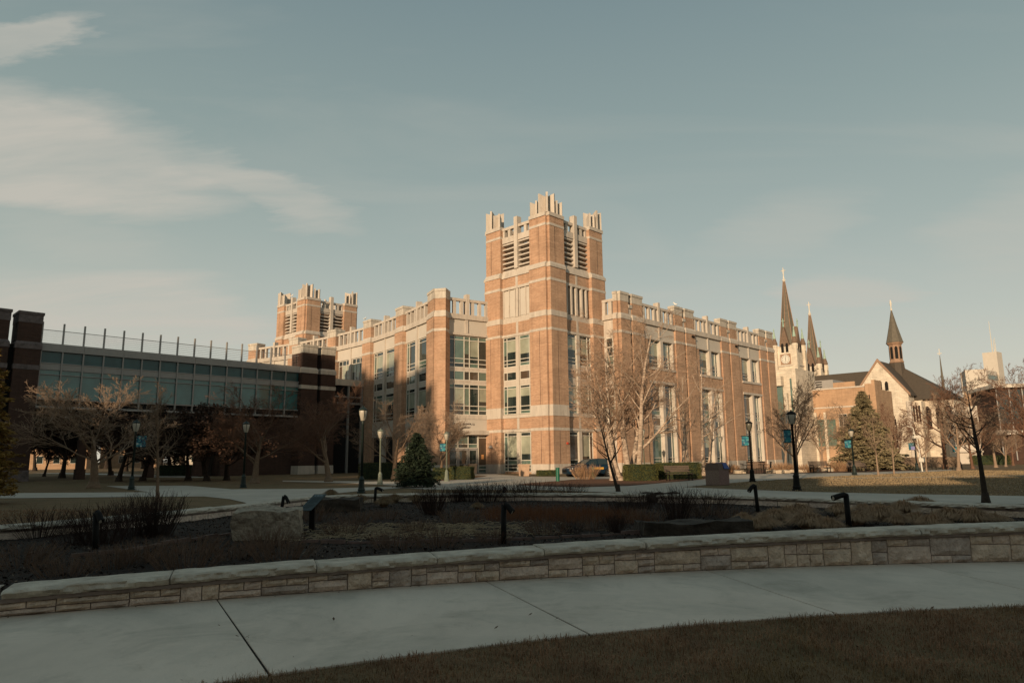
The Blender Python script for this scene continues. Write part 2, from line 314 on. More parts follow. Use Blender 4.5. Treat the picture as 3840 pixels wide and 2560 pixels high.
# local X axis = -A, local Y axis = B
lib.rotation_euler.z = math.atan2(-LA.y, -LA.x)
def frame(ox, oy, ang):
    ux, uy = math.cos(ang), math.sin(ang)
    return lambda s, d, z: (ox+s*ux+d*uy, oy+s*uy-d*ux, z)
FRONT, RIGHT, BACK, LEFT = 0, math.pi/2, math.pi, -math.pi/2
GLASSD = glass('bronze_tinted_glass', (.085, .06, .04), .05, 1.7)
def pane(par, fr, s0, s1, z0, z1, d, m, nm='pane'):
    return MB().box(s0, s1, d-.02, d, z0, z1, fr).build(nm, m, par)
def window(par, fr, posts, rails, d, blind=.5, t=.07, fm=None, simple=False):
    """frame bars round a grid of panes; posts and rails ascending"""
    b = MB(); s0, s1, z0, z1 = posts[0], posts[-1], rails[0], rails[-1]
    for i, s in enumerate(posts):
        a, c = (s, s+t) if i == 0 else (s-t, s) if i == len(posts)-1 else (s-t/2, s+t/2); b.box(a, c, d-.04, d+.07, z0, z1, fr)
    for i, z in enumerate(rails):
        a, c = (z, z+t) if i == 0 else (z-t, z) if i == len(rails)-1 else (z-t/2, z+t/2)
        for j in range(len(posts)-1):
            p0 = posts[j]+(t if j == 0 else t/2); p1 = posts[j+1]-(t if j == len(posts)-2 else t/2)
            b.box(p0, p1, d-.038, d+.065, a, c, fr)
    w = b.build('window', fm or FRAME, par)
    for j in range(len(posts)-1):
        for i in range(len(rails)-1):
            h = rails[i+1]-rails[i]; wd = posts[j+1]-posts[j]
            p0 = posts[j]+(t if j == 0 else t/2); p1 = posts[j+1]-(t if j == len(posts)-2 else t/2)
            r0 = rails[i]+(t if i == 0 else t/2); r1 = rails[i+1]-(t if i == len(rails)-2 else t/2)
            q = rnd.random()
            if h > 1.5 and q < blind:
                k = r0+(r1-r0)*rnd.choice((.25, .4, .55, .12))
                pane(w, fr, p0, p1, k, r1, d, GLASSB if wd > .9 else GLASSC, 'blind'); pane(w, fr, p0, p1, r0, k, d, GLASS)
            else: pane(w, fr, p0, p1, r0, r1, d, rnd.choice((GLASS, GLASSC, GLASSD)) if h > .8 else rnd.choice((GLASS, GLASS, GLASSC)), 'pane' if h > .7 else 'transom_pane')
    return w
def spand(par, fr, s0, s1, z0, z1, d): MB().box(s0, s1, d-.06, d+.06, z0, z1, fr).build('spandrel_panel', STONE, par)
T_ = [11.85, 12.25, 12.7, 14.85, 15.3]; M_ = [10.3, 11.3]; LO = [6.3, 6.7, 7.2, 9.3, 9.75]; G_ = [.3, .95, 1.4, 3.9, 4.3]
def side(c, edge, narrow):
    """posts of the window group between a bay's centre mullion and its edge"""
    return [edge, edge+narrow, c] if edge < c else [c, edge-narrow, edge]
def bay_windows(par, fr, e0, c, e1, groups, d, mull=.27, narrow=.7, sp=True, blind=.5):
    for sd in (side(c-mull, e0, narrow), side(c+mull, e1, narrow)):
        for i, gq in enumerate(groups):
            window(par, fr, sd, gq, d, blind)
        if sp:
            for i in range(len(groups)-1): spand(par, fr, sd[0], sd[-1], groups[i+1][-1], groups[i][0], d)
# --- pier stacks
def stack(par, poly, levels, name='brick_pier'):
    """levels: (z0, z1, material, grow) or with fifth item grow2 for a sloped top; poly(g) returns the outline grown outward by g"""
    runs = []
    for lv in levels:
        if runs and runs[-1][-1][2] is lv[2]: runs[-1].append(lv)
        else: runs.append([lv])
    for rn in runs:
        b = MB()
        for lv in rn: b.prism(poly(lv[3]), lv[0], lv[1], poly(lv[4] if len(lv) > 4 else lv[3]))
        k = rn[0][2].name; b.build(name if 'brick' in k else 'stone_band' if k in ('cast_stone', 'darkened_stone') else 'coping_stone', MATS[k], par)
def rectpoly(fr, s0, s1, d0, d1):
    return lambda g: [fr(s0-g, d0, 0)[:2], fr(s1+g, d0, 0)[:2], fr(s1+g, d1+g, 0)[:2], fr(s0-g, d1+g, 0)[:2]]
PIERZ = [(-1.2, .5, STONE, .06), (.5, 1.0, STONE, .04), (1.0, 15.3, BRICK, 0), (15.3, 15.6, STONE, .04), (15.6, 16.9, BRICK, 0), (16.9, 17.3, STONE, .06), (17.3, 17.6, STONE, .06, -.1),
         (17.6, 18.95, BRICK, -.1), (18.95, 19.75, CAP, -.07), (19.75, 20.04, CAP, .0)]
TOWZ = [(0, .5, STONE, .05), (.5, 1.0, STONE, .03), (1.0, 4.4, BRICK, 0), (4.4, 4.7, STONE, .03), (4.7, 5.9, BRICK, 0), (5.9, 7.05, STONE, .05, .0), (7.05, 14.85, BRICK, -.0), (14.85, 15.12, STONE, .03), (15.12, 16.4, BRICK, 0),
        (16.4, 17.0, STONE, .05), (17.0, 20.2, BRICK, -.02), (20.2, 20.5, STONE, .02), (20.5, 21.7, BRICK, -.02), (21.7, 22.0, STONE, .06), (22.0, 22.3, STONE, .06, -.14), (22.3, 26.35, BRICK, -.16), (26.35, 26.62, STONE, -.12), (26.62, 27.4, BRICK, -.16), (27.4, 27.8, STONE, -.06)]
def tower(ox, oy, full):
    W = 10.2; PW = 2.85; zmin = 0 if full else 16.4
    def corner(cx, cy, sx, sy):
        def poly(g):
            q = [(-PW, -g), (-.45, -g), (-.45, .3-g), (g, .3-g), (g, PW), (-PW, PW)]    # outline for the right front corner
            P = [(cx+sx*x, cy+sy*y) for x, y in q]
            return P
        return poly
    cs = [(ox, oy, 1, 1), (ox-W, oy, -1, 1), (ox, oy+W, 1, -1), (ox-W, oy+W, -1, -1)]
    for i, c in enumerate(cs):
        if i == 3 and full: pass
        stack(lib, corner(*c), [l for l in TOWZ if l[1] > (zmin if i < 3 else 16.4)])
    fF, fR, fB, fL = frame(ox-W, oy, FRONT), frame(ox, oy, RIGHT), frame(ox, oy+W, BACK), frame(ox-W, oy+W, LEFT)
    a, b_ = PW, W-PW; c = W/2
    core = MB().box(ox-W+1.2, ox-1.2, oy+1.2, oy+W-1.2, 0, 25.4); core.build('belfry_core', mat('louvre_shade', (.13, .10, .075), .9, .1), lib)  # shade behind the louvres put into the core's colour
    for k, fr in enumerate((fF, fR, fB, fL)):
        near = k < 2
        rw = MB()
        if full or not near: rw.box(a, b_, -1.2, -.42, 0 if not near else 4.72, 5.88, fr) if near else rw.box(a, b_, -1.2, -.3, 0, 22, fr)
        if near and full:
            rw.box(a, b_, -1.2, -.62, 0, 4.4, fr); rw.box(a, b_, -1.2, -.62, 6.2, 14.85, fr)
            rw.box(a, b_, -1.2, -.42, 15.12, 16.4, fr)
        if near: rw.box(a, b_, -1.2, -.42, 20.5, 21.6, fr)
        if near and not full: rw.box(a, b_, -1.2, -.4, 14, 20.2, fr)
        rw.build('brick_infill', BRICK, lib)
        st = MB()
        if near:
            if full:
                st.box(a, b_, -1.0, -.36, 4.4, 4.7, fr); st.box(a, b_, -1.0, -.36, 5.9, 6.25, fr); st.box(a, b_, -1.0, -.36, 14.85, 15.12, fr); st.box(a, b_, -1.1, -.5, 16.4, 17.0, fr)
            st.box(a, b_, -1.0, -.36, 20.2, 20.5, fr)
            st.prism([fr(a, -1.2, 0)[:2], fr(b_, -1.2, 0)[:2], fr(b_, -.3, 0)[:2], fr(a, -.3, 0)[:2]], 21.6, 22.5, [fr(a, -1.2, 0)[:2], fr(b_, -1.2, 0)[:2], fr(b_, -.5, 0)[:2], fr(a, -.5, 0)[:2]])
        st.box(a-.15, b_+.15, -1.0, -.45, 25.75, 26.45, fr); st.box(a-.15, b_+.15, -.95, -.5, 27.3, 27.62, fr)
        st.build('stone_beam', STONE, lib)
        # centre mullion post
        m0 = 0.2 if (full and near) else 20
        if near and full:
            for z0, z1, hw, dd in ((.2, 4.38, .25, -.38), (4.72, 5.88, .17, -.395), (6.27, 14.83, .25, -.38), (15.14, 16.38, .17, -.395), (17.0, 20.2, .16, -.42), (20.5, 21.6, .17, -.395)): MB().box(c-hw, c+hw, -1.0, dd, z0, z1, fr).build('stone_mullion', STONE, lib)
        MB().box(c-.26, c+.26, -1.0, -.3, 22.5 if near else 22, 28.5, fr).build('stone_post', STONE, lib)
        for s in (a+.1, a+.98, b_-.98, b_-.1): MB().box(s-.19, s+.19, -.92, -.55, 26.45, 27.3, fr).build('baluster', STONE, lib)
        if near:
            for s0, s1 in ((a-.2, c-.27), (c+.27, b_+.2)):
                for i in range(6):
                    z = 22.75+i*.55
                    MB().prism([fr(s0, -1.25, 0)[:2], fr(s1, -1.25, 0)[:2], fr(s1, -.5, 0)[:2], fr(s0, -.5, 0)[:2]], z, z+.17).build('louvre_blade', STONE, lib)
            if full and k == 0:
                for s0, s1 in ((a, c-.27), (c+.27, b_)):
                    mid = (s0+s1)/2
                    for q0, q1 in ((s0+.18, mid-.09), (mid+.09, s1-.12)):
                        MB().box(q0, q1, -.72, -.5, 17.1, 20.0, fr).build('blind_panel', PANEL, lib)
                    MB().box(s0, s1, -1.1, -.56, 17.0, 20.2, fr).build('stone_panel', PANEL, lib)
                    for q in (s0+.09, mid, s1-.06): MB().box(q-.07, q+.07, -.6, -.44, 17.0, 20.2, fr).build('stone_rib', STONE, lib)
            if full and k == 1:
                MB().box(a, b_, -1.2, -.9, 17, 20.2, fr).build('shaded_recess', STONE, lib)
                for q in (a+.55, a+1.35, b_-1.35, b_-.55): MB().box(q-.11, q+.11, -.9, -.36, 17.0, 20.2, fr).build('stone_rib', STONE, lib)
            if full:
                g2 = [[6.3, 6.68, 7.14, 9.1, 9.4], [10.0, 10.95], [11.48, 11.85, 12.25, 14.46, 14.84]][::-1]
                bay_windows(lib, fr, a, c, b_, g2, -.55, .25, .55, True, .75); bay_windows(lib, fr, a, c, b_, [[.2, .63, .95, 1.4, 3.95, 4.35]], -.55, .25, .55, False, 1.0 if k == 0 else .2)
        if k in (0, 1):   # control joints in the piers
            j = MB()
            for s in (1.3, W-1.45):
                for z0, z1, dd in ((1.02, 4.38, .003), (7.07, 14.83, .003), (22.32, 26.33, -.157)):
                    if z0 >= zmin: j.box(s-.025, s+.025, -.3, dd, z0, z1, fr)
            if j.v: j.build('control_joint', DARK if k else BRICKD, lib)
    # fins
    def plate(cx, cy, sx, sy, p, q, z1, lift, th=.22):
        d = Vector((q[0]-p[0], q[1]-p[1])); n_ = Vector((-d.y, d.x)).normalized()*th/2
        Q = [(p[0]-n_.x, p[1]-n_.y), (q[0]-n_.x, q[1]-n_.y), (q[0]+n_.x, q[1]+n_.y), (p[0]+n_.x, p[1]+n_.y)]
        b = MB().prism([(cx+sx*x, cy+sy*y) for x, y in Q], 27.8, z1)
        for k_ in (5, 6): b.v[k_] = (*b.v[k_][:2], z1+lift)
        b.build('crown_fin', STONE, lib)
    for cx, cy, sx, sy in cs:
        m = (-1.0, 1.0)
        for q in ((-1.35, .12), (-.12, 1.35), (-.3, .3), (-1.8, 1.8)): plate(cx, cy, sx, sy, m, q, 29.75, .3)
        for m, qs in (((-2.1, .95), ((-2.65, .15), (-1.75, .15))), ((-.95, 2.1), ((-.15, 2.65), (-.15, 1.75)))):
            for q in qs: plate(cx, cy, sx, sy, m, q, 29.1, .3)
tower(0, 0, True); tower(-53.3, 1.1, False)
# --- bays of the curved wing
def parapet(fr, s0, s1, d, nb=3, cen=True, z0=17.5):
    w = s1-s0; c = (s0+s1)/2
    MB().box(s0, s1, d-.45, d, 19.0, 19.3, fr).build('parapet_rail', STONE, lib)
    if cen: MB().box(c-.2, c+.2, d-.6, d+.08, z0, 19.85, fr).build('parapet_post', STONE, lib)
    xs = []
    half = (w/2-.2) if cen else w
    for k in range(nb):
        xs.append(s0+half*(k+.35)/(nb-.1))
        if cen: xs.append(s1-half*(k+.35)/(nb-.1))
    for x in xs: MB().box(x-.17, x+.17, d-.4, d-.05, z0, 19.0, fr).build('baluster', STONE, lib)
def upper_bay(fr, w, d, sc=True):
    MB().box(0, w, d-.7, d+.12, 16.9, 17.5, fr).build('stone_ledge', STONE, lib)
    c = w/2
    for s0, s1 in ((0.02, c-.14), (c+.14, w-.02)): MB().box(s0, s1, d-.6, d-.12, 15.35, 16.9, fr).build('stone_panel', PANEL, lib)
    MB().box(c-.14, c+.14, d-.6, d, 15.35, 16.9, fr).build('stone_rib', STONE, lib)
piers = [(11.8, -6.0), (21.25, -3.75), (30.6, -2.15), (40.05, -1.85), (49.6, -2.65), (58.7, -4.8)]
edges = [((13.3, -5.65), None)]
PW2 = 2.25
def tang(i):
    a0, b0 = piers[max(i-1, 0)]; a1, b1 = piers[min(i+1, len(piers)-1)]
    v = Vector((-(a0-a1), 0)); return math.atan2(b0-b1, a1-a0)
ends = []
for i, (a, b) in enumerate(piers):
    if i == 0: ends.append(((-13.3, -5.7), None)); continue
    th = tang(i); fr = frame(-a, b, th)     # u runs left to right
    stack(lib, rectpoly(fr, -PW2/2, PW2/2, -1.6, 0), PIERZ)
    MB().box(-.02, .02, -.2, .003, 1.02, 15.28, fr).build('control_joint', BRICKD, lib)
    ends.append((fr(-PW2/2, -.35, 0)[:2], fr(PW2/2, -.35, 0)[:2]))
ends[0] = ((-13.25, -5.35), None)
for i in range(1, len(piers)):
    L0 = ends[i][1]; R0 = ends[i-1][0]
    ang = math.atan2(R0[1]-L0[1], R0[0]-L0[0]); w = math.hypot(R0[0]-L0[0], R0[1]-L0[1]); fr = frame(L0[0], L0[1], ang)
    upper_bay(fr, w, 0); parapet(fr, 0, w, 0)
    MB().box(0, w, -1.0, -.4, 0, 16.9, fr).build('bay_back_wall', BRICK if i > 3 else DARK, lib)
    if i <= 2:
        MB().box(w/2-.27, w/2+.27, -.45, .05, .3, 15.35, fr).build('stone_mullion', STONE, lib)
        bay_windows(lib, fr, .25, w/2, w-.25, [T_, M_, LO], -.25, .27, .75)
        if i == 1: bay_windows(lib, fr, .25, w/2, w-.25, [G_], -.25, .27, .75, False)
        MB().box(0, w, -.5, -.1, 4.4, 6.25, fr).build('stone_panel', STONE, lib)
        for q0, q1 in ((0, .24), (w-.24, w)): MB().box(q0, q1, -.5, -.02, 0, 15.35, fr).build('brick_jamb', BRICK, lib)
    elif i == 3:
        MB().box(w/2-.3, w/2+.3, -.45, .02, 11.9, 15.35, fr).build('stone_mullion', STONE, lib)
        for q0, q1 in ((.35, w/2-.3), (w/2+.3, w-.35)):
            st = (q1-q0)/3; window(lib, fr, [q0, q0+st, q0+2*st, q1], [12.0, 14.6, 15.3], -.25, .8)
        MB().box(0, w, -.5, .0, 10.9, 12.0, fr).build('terrace_parapet', STONE, lib)
# corner pier
def cpoly(g): return [(-13.25-g*.5, -5.75-g), (-10.95, -6.65-g), (-10.93, -6.5-g), (-9.8+g, -5.85-g*.6), (-10.75, -4.4), (-13.2, -3.6)]
stack(lib, cpoly, PIERZ)
mass = MB()
mass.prism([(-13.2, -4.6), (-20, -2.6), (-30, -1.2), (-40, -.8), (-49, -1.6), (-58, -3.6), (-61, -4.2), (-61, 22), (-10.9, 22), (-10.9, .5), (-11.9, -4.6)], 0, 16.95)
mass.box(-16, 1.75, 9.9, 47.9, -1.2, 16.95)
mass.build('main_block', BRICK, lib)
# --- entrance
fe = frame(-10.6, -5.2, math.atan2(5.35, 1.2)); E0, E1 = -.3, 5.75
MB().box(E0, E1, -.6, .14, 16.95, 17.5, fe).build('stone_ledge', STONE, lib)
MB().box(E0, E1, -.6, .05, 15.15, 15.4, fe).build('stone_beam', STONE, lib)
for s0, s1 in ((-.3, 2.45), (2.8, 5.75)): MB().box(s0, s1, -.6, -.08, 15.4, 16.95, fe).build('stone_panel', PANEL, lib)
MB().box(2.45, 2.8, -.6, .05, 15.4, 16.95, fe).build('stone_rib', STONE, lib)
parapet(fe, -.1, 5.6, .05, 3)
ps = [0.0, 1.2, 2.43, 3.11, 4.27, 5.5]
for r in ([11.55, 12.05, 12.56, 14.65, 15.12], [10.15, 11.2], [6.35, 6.85, 7.35, 9.3, 9.75]): window(lib, fe, ps, r, -.25, .25, .08)
spand(lib, fe, 0, 5.5, 11.2, 11.55, -.25); spand(lib, fe, 0, 5.5, 9.75, 10.15, -.25)
MB().box(E0, E1, -.6, -.1, 5.9, 6.35, fe).build('stone_beam', STONE, lib); MB().box(E0, E1, -.6, -.16, 4.65, 5.9, fe).build('inscription_panel', PANEL, lib)
MB().box(E0, E1, -.6, .25, 4.2, 4.65, fe).build('stone_beam', STONE, lib)
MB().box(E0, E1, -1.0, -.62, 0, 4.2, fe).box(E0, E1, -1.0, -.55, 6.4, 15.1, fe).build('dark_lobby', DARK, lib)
dp = [.56, 1.77, 3.03, 4.24]
window(lib, fe, [.0, .56, 1.77, 3.03, 4.24], [2.75, 3.2, 4.2], -.4, 0, .07)
window(lib, fe, [4.27, 5.5], [.05, .47, .86, 3.9, 4.2], -.38, 0, .07)
for s0, s1 in zip(dp[:-1], dp[1:]):
    b = MB()
    for q in ((s0+.03, s0+.17, .05, 2.72), (s1-.17, s1-.03, .05, 2.72), (s0+.17, s1-.17, 2.5, 2.72), (s0+.17, s1-.17, .05, .3), (s0+.17, s1-.17, .98, 1.05)): b.box(q[0], q[1], -.45, -.33, q[2], q[3], fe)
    dr = b.build('door', METALG, lib); pane(dr, fe, s0+.17, s1-.17, .3, 2.5, -.4, GLASS)
    MB().box(s1-.26, s1-.22, -.33, -.27, 1.0, 1.5, fe).build('handle', FRAME, dr)
MB().box(4.7, 5.0, -.372, -.355, 1.55, 2.05, fe).build('notice_sheet', mat('orange_paper', (.6, .28, .1), .8, .05), lib)
def text_mesh(nm, cu):
    t_ = bpy.data.objects.new(nm, cu); COL.objects.link(t_); bpy.context.view_layer.update(); me = bpy.data.meshes.new_from_object(t_.evaluated_get(bpy.context.evaluated_depsgraph_get())); bpy.data.objects.remove(t_)
    if not me.materials: me.materials.append(LETT)
    o = bpy.data.objects.new(nm, me); COL.objects.link(o); return o
LETT = mat('bronze_letters', (.06, .04, .03), .5, .1)
for txt, s, z, sz in (('JOHN P. RAYNOR, S.J.', 1.15+.6, 5.28, .27), ('LIBRARY', 2.25+.6, 4.9, .25)):
    cu = bpy.data.curves.new('inscription', 'FONT'); cu.body = txt; cu.size = sz; cu.extrude = .012; cu.align_x = 'LEFT'; cu.materials.append(LETT); cu.resolution_u = 2
    o = text_mesh('inscription', cu); o.parent = lib; o.location = fe(s-.6, -.14, z); o.rotation_euler = (math.pi/2, 0, math.atan2(5.35, 1.2))
# --- right wing
fw = frame(2.5, 8.8, RIGHT)
SP = [.15, 11.7, 23.25, 34.8]
for k, S in enumerate(SP):
    if k == 0:
        def p0(g, S=S):
            return [fw(S-g, -.95, 0)[:2], fw(S-g, -.4, 0)[:2], fw(S+.28-g, -.4, 0)[:2], fw(S+.28-g, g, 0)[:2], fw(S+2.0+g, g, 0)[:2], fw(S+2.0+g, -.95, 0)[:2]]
        stack(lib, p0, PIERZ)
    else: stack(lib, rectpoly(fw, S, S+2.0, -.95, 0), PIERZ)
    stack(lib, rectpoly(fw, S+2.5, S+4.75, -.95, 0), PIERZ)
    MB().box(S+2.0, S+2.5, -.95, -.6, -1.2, 15.4, fw).build('dark_slot', DARK, lib)
    MB().box(S+1.98, S+2.52, -.9, -.18, 15.55, 18.6, fw).build('slot_stone', STONE, lib); MB().box(S+1.9, S+2.6, -.95, -.05, 18.3, 18.7, fw).build('slot_stone', CAP, lib)
UP = [11.95, 12.4, 12.85, 14.85, 15.2]; LW = [[6.4, 6.9, 7.4, 9.6, 10.0], [5.15, 6.1], [.85, 1.15, 1.5, 4.5, 4.75]]
for k in range(3):
    s0 = SP[k]+4.75; w = SP[k+1]-s0; fb = frame(*fw(s0, -.1, 0)[:2], RIGHT)
    upper_bay(fb, w, 0); parapet(fb, 0, w, 0)
    MB().box(0, w, -.75, -.02, 15.18, 15.35, fb).build('stone_lintel', STONE, lib)
    MB().box(0, 1.0, -.8, -.06, -1.2, 15.2, fb).box(w-.45, w, -.8, -.06, -1.2, 15.2, fb).box(1.0, w-.45, -.8, -.06, 10.35, 11.65, fb).box(1.0, w-.45, -.8, -.06, -1.2, .8, fb).build('brick_infill', BRICK, lib)
    c = w/2+.3
    for z0, z1, e in ((11.65, 11.95, .06), (10.05, 10.35, .06)): MB().box(.9, w-.2, -.5, e, z0, z1, fb).build('stone_sill', STONE, lib)
    MB().box(w-.62, w-.45, -.5, -.03, 11.95, 15.18, fb).box(w-.62, w-.45, -.5, -.03, .8, 10.05, fb).build('stone_jamb', STONE, lib)
    MB().box(c-.27, c+.27, -.5, .02, 11.95, 15.2, fb).build('stone_mullion', STONE, lib); MB().box(c-.27, c+.27, -.5, .02, .8, 10.05, fb).build('stone_mullion', STONE, lib)
    bay_windows(lib, fb, 1.0, c, w-.62, [UP], -.45, .27, .55, False, .9); bay_windows(lib, fb, 1.0, c, w-.62, LW, -.45, .27, .55, True, .5)
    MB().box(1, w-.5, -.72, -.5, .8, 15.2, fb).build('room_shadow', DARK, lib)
    if k: 
        cm = MB().box(-.95, -.6, .02, .3, 16.45, 16.7, fb).box(-.85, -.7, .3, .5, 16.5, 16.62, fb).build('security_camera', BLACK, lib)
# wing side facing the tower
fs = frame(0, 8.95, FRONT)
MB().box(-.5, 1.56, -1.5, -.35, 0, 16.95, fs).build('side_wall', STONE, lib)
MB().box(-.5, 1.56, -1.2, -.1, 16.95, 17.5, fs).build('stone_ledge', STONE, lib); MB().box(-.5, 1.56, -.6, -.15, 19.0, 19.3, fs).build('parapet_rail', STONE, lib)
for x in (.15, 1.05): MB().box(x-.25, x+.25, -.6, -.2, 17.5, 19.0, fs).build('baluster', STONE, lib)
window(lib, fs, [.3, 1.35], [10.6, 11.7, 12.8, 13.8, 14.9], -.3, 0, .12); window(lib, fs, [.3, 1.35], [5, 6.1, 7.2, 8.3, 9.3], -.3, 0, .12)
# wall fittings
MB().lathe([(.02, 0), (.2, .02), (.22, .12), (.14, .26), (.02, .3)], 10, fe(0, 0, 0)).v
lampm = MB().lathe([(.24, 0), (.25, .08), (.18, .22), (.03, .3)], 12, (-8.9, -.1, 2.75)).build('wall_light', METALG, lib)
MB().box(2.3, 2.5, 0, .12, 3.0, 3.2, frame(0, 0, RIGHT)).build('alarm_bell', mat('red_alarm', (.5, .06, .03), .5, .05), lib)
# ------------------------------------------------------------------ glass bridge and its pavilions
br = thing('footbridge', 'dark glass walled bridge on brick piers joining the library with a wire railed roof deck', 'building', LC, 0); br.rotation_euler = lib.rotation_euler
fbz = frame(-31.0, 0, RIGHT)
BY0, BY1 = -38.3, -11.4
DKSTONE = mat('darkened_stone', (.13, .105, .10), .95, .4, 3)  # darker stone for the bands and coping of the far-left piers
def pavilion(S, wid=(2.15, 2.05), darkened=False):
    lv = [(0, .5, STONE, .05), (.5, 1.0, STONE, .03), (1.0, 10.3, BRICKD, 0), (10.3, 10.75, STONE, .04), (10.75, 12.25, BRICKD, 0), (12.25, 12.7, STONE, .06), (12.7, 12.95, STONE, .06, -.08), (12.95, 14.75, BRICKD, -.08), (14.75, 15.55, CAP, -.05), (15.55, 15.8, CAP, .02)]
    for s0, s1 in ((S, S+wid[0]), (S+wid[0]+.5, S+wid[0]+.5+wid[1])):
        if darkened: lv = [(a_[0], a_[1], DKSTONE if a_[2] in (STONE, CAP) else a_[2])+a_[3:] for a_ in lv]
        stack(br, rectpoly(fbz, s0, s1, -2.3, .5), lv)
    MB().box(S+wid[0], S+wid[0]+.5, -2, -.1, 0, 12.6, fbz).build('dark_slot', DARK, br)
pavilion(-11.35); pavilion(-43.1, darkened=True)
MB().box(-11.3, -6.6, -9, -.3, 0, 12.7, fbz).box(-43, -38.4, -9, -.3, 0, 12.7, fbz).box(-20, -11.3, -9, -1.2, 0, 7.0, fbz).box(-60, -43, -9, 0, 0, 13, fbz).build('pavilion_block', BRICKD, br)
MB().box(BY0, BY1, -8, -.25, 7.0, 12.2, fbz).build('bridge_box', DARK, br)
nb = 15; st = (BY1-BY0)/nb
for i in range(nb):
    a = BY0+i*st; b = a+st
    if i % 2 == 0:
        MB().box(a+.01, min(b+st, BY1)-.01, -8.1, .12, 12.25, 13.0, fbz).build('fascia_panel', METALG, br)
    MB().box(a+.06, b-.06, -.22, -.15, 11.15, 12.2, fbz).build('spandrel_pane', TEAL, br)
    MB().box(a+.06, b-.06, -.22, -.15, 10.05, 10.45, fbz).build('transom_pane', TEALW, br)
    MB().box(a+.06, b-.06, -.22, -.15, 7.75, 9.97, fbz).build('pane', TEALW, br)
    MB().box(a+.06, b-.06, -.2, -.05, 10.55, 11.05, fbz).build('metal_panel', METALG, br)
    MB().box(a-.06, a+.06, -.24, .06, 6.9, 12.25, fbz).build('mullion', METALG, br)
    p = MB().box(a-.07, a+.07, -.5, -.3, 13.0, 15.1, fbz).build('railing_post', METALG, br)
MB().box(BY0, BY1, -.24, .02, 7.6, 7.72, fbz).box(BY0, BY1, -.24, .02, 9.98, 10.04, fbz).box(BY0, BY1, -.24, .02, 6.8, 7.0, fbz).box(BY0, BY1, -.23, .0, 10.46, 10.54, fbz).box(BY0, BY1, -.23, .0, 11.06, 11.14, fbz).build('transom_bars', METALG, br)
for i in range(7):
    z = 13.15+i*.2; r = .012 if i < 6 else .03
    MB().box(BY0, BY1, -.41-r, -.41+r, z-r, z+r, fbz).build('railing_wire', METALG, br)
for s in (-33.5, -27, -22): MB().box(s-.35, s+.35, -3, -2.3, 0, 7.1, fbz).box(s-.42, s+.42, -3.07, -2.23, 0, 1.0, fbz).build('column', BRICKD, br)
# low link between the bridge pavilion and the curved wing
MB().box(-6.6, -2.2, -6, .1, 11.1, 11.9, fbz).build('link_fascia', STONE, br)
MB().box(-6.6, -2.2, -6, -.3, 0, 11.1, fbz).build('link_core', DARK, br)
MB().box(-4.4, -4.2, -.3, 0, 0, 11.1, fbz).box(-6.6, -2.2, -.3, -.05, 8.7, 8.95, fbz).box(-6.6, -2.2, -.3, -.05, 9.6, 9.75, fbz).box(-2.4, -2.2, -.3, 0, 0, 11.1, fbz).build('link_frame', METALG, br)
for i in range(6): MB().box(-6.5, -2.3, -.5, -.48, 12.0+i*.2, 12.02+i*.2, fbz).build('railing_wire', METALG, br)
for s in (-6.4, -4.5, -2.5): MB().box(s-.04, s+.04, -.53, -.45, 11.9, 13.1, fbz).build('railing_post', METALG, br)
MB().box(-9, -8, 6, 4.8, 12.9, 14.2, fbz).v
# ------------------------------------------------------------------ church
RZ = lib.rotation_euler.z
GA = atd(3290, 1352, 200)
ch = thing('church', 'pale stone gothic church with brown spires, a clock and dark slate roofs', 'church', (GA.x, GA.y, -.5), RZ)
ff = frame(0, 0, FRONT)
def arch(b, s0, s1, z0, z1, d0, d1, fr, pointed=True):
    """pointed opening outline extruded between depths d0 and d1"""
    c = (s0+s1)/2; w = (s1-s0)/2; h = w*1.35 if pointed else w; zs = z1-h
    P = [(s0, z0), (s1, z0)]
    for i in range(7):
        t = i/6; x = w*(1-t)**(.75 if pointed else 1) if pointed else w*math.cos(t*math.pi/2); P.append((c+x, zs+h*(math.sin(t*math.pi/2))))
    for i in range(5, -1, -1):
        t = i/6; x = w*(1-t)**.75 if pointed else w*math.cos(t*math.pi/2); P.append((c-x, zs+h*math.sin(t*math.pi/2)))
    n = len(P); V = [fr(s, d0, z) for s, z in P]+[fr(s, d1, z) for s, z in P]
    b.add(V, [tuple(range(n))[::-1], tuple(range(n, 2*n))]+[(i, (i+1) % n, n+(i+1) % n, n+i) for i in range(n)])
def gableroof(b, s0, s1, d0, d1, ze, zr, fr, hip1=0, over=.3):
    """ridge runs along s; eaves at d0 and d1"""
    c = (d0+d1)/2
    P = [(s0, d0-over, ze), (s1+hip1*.6, d0-over, ze), (s1+hip1*.6, d1+over, ze), (s0, d1+over, ze), (s0, c, zr), (s1-hip1*.4, c, zr)]
    b.add([fr(*p) for p in P], [(0, 1, 5, 4), (2, 3, 4, 5), (1, 2, 5), (0, 4, 3), (3, 2, 1, 0)])
Z0 = .5
MB().box(-7.1, 7.1, -9, 0, 0, 19, ff).build('transept_wall', CREAM, ch)
b = MB(); P = [(-7.1, 19), (7.1, 19), (.35, 28.6), (-.35, 28.6)]
b.add([ff(s, 0, z) for s, z in P]+[ff(s, -9, z) for s, z in P], [(0, 1, 2, 3), (7, 6, 5, 4), (0, 4, 5, 1), (1, 5, 6, 2), (2, 6, 7, 3), (3, 7, 4, 0)]); b.build('gable', CREAM, ch)
b = MB()
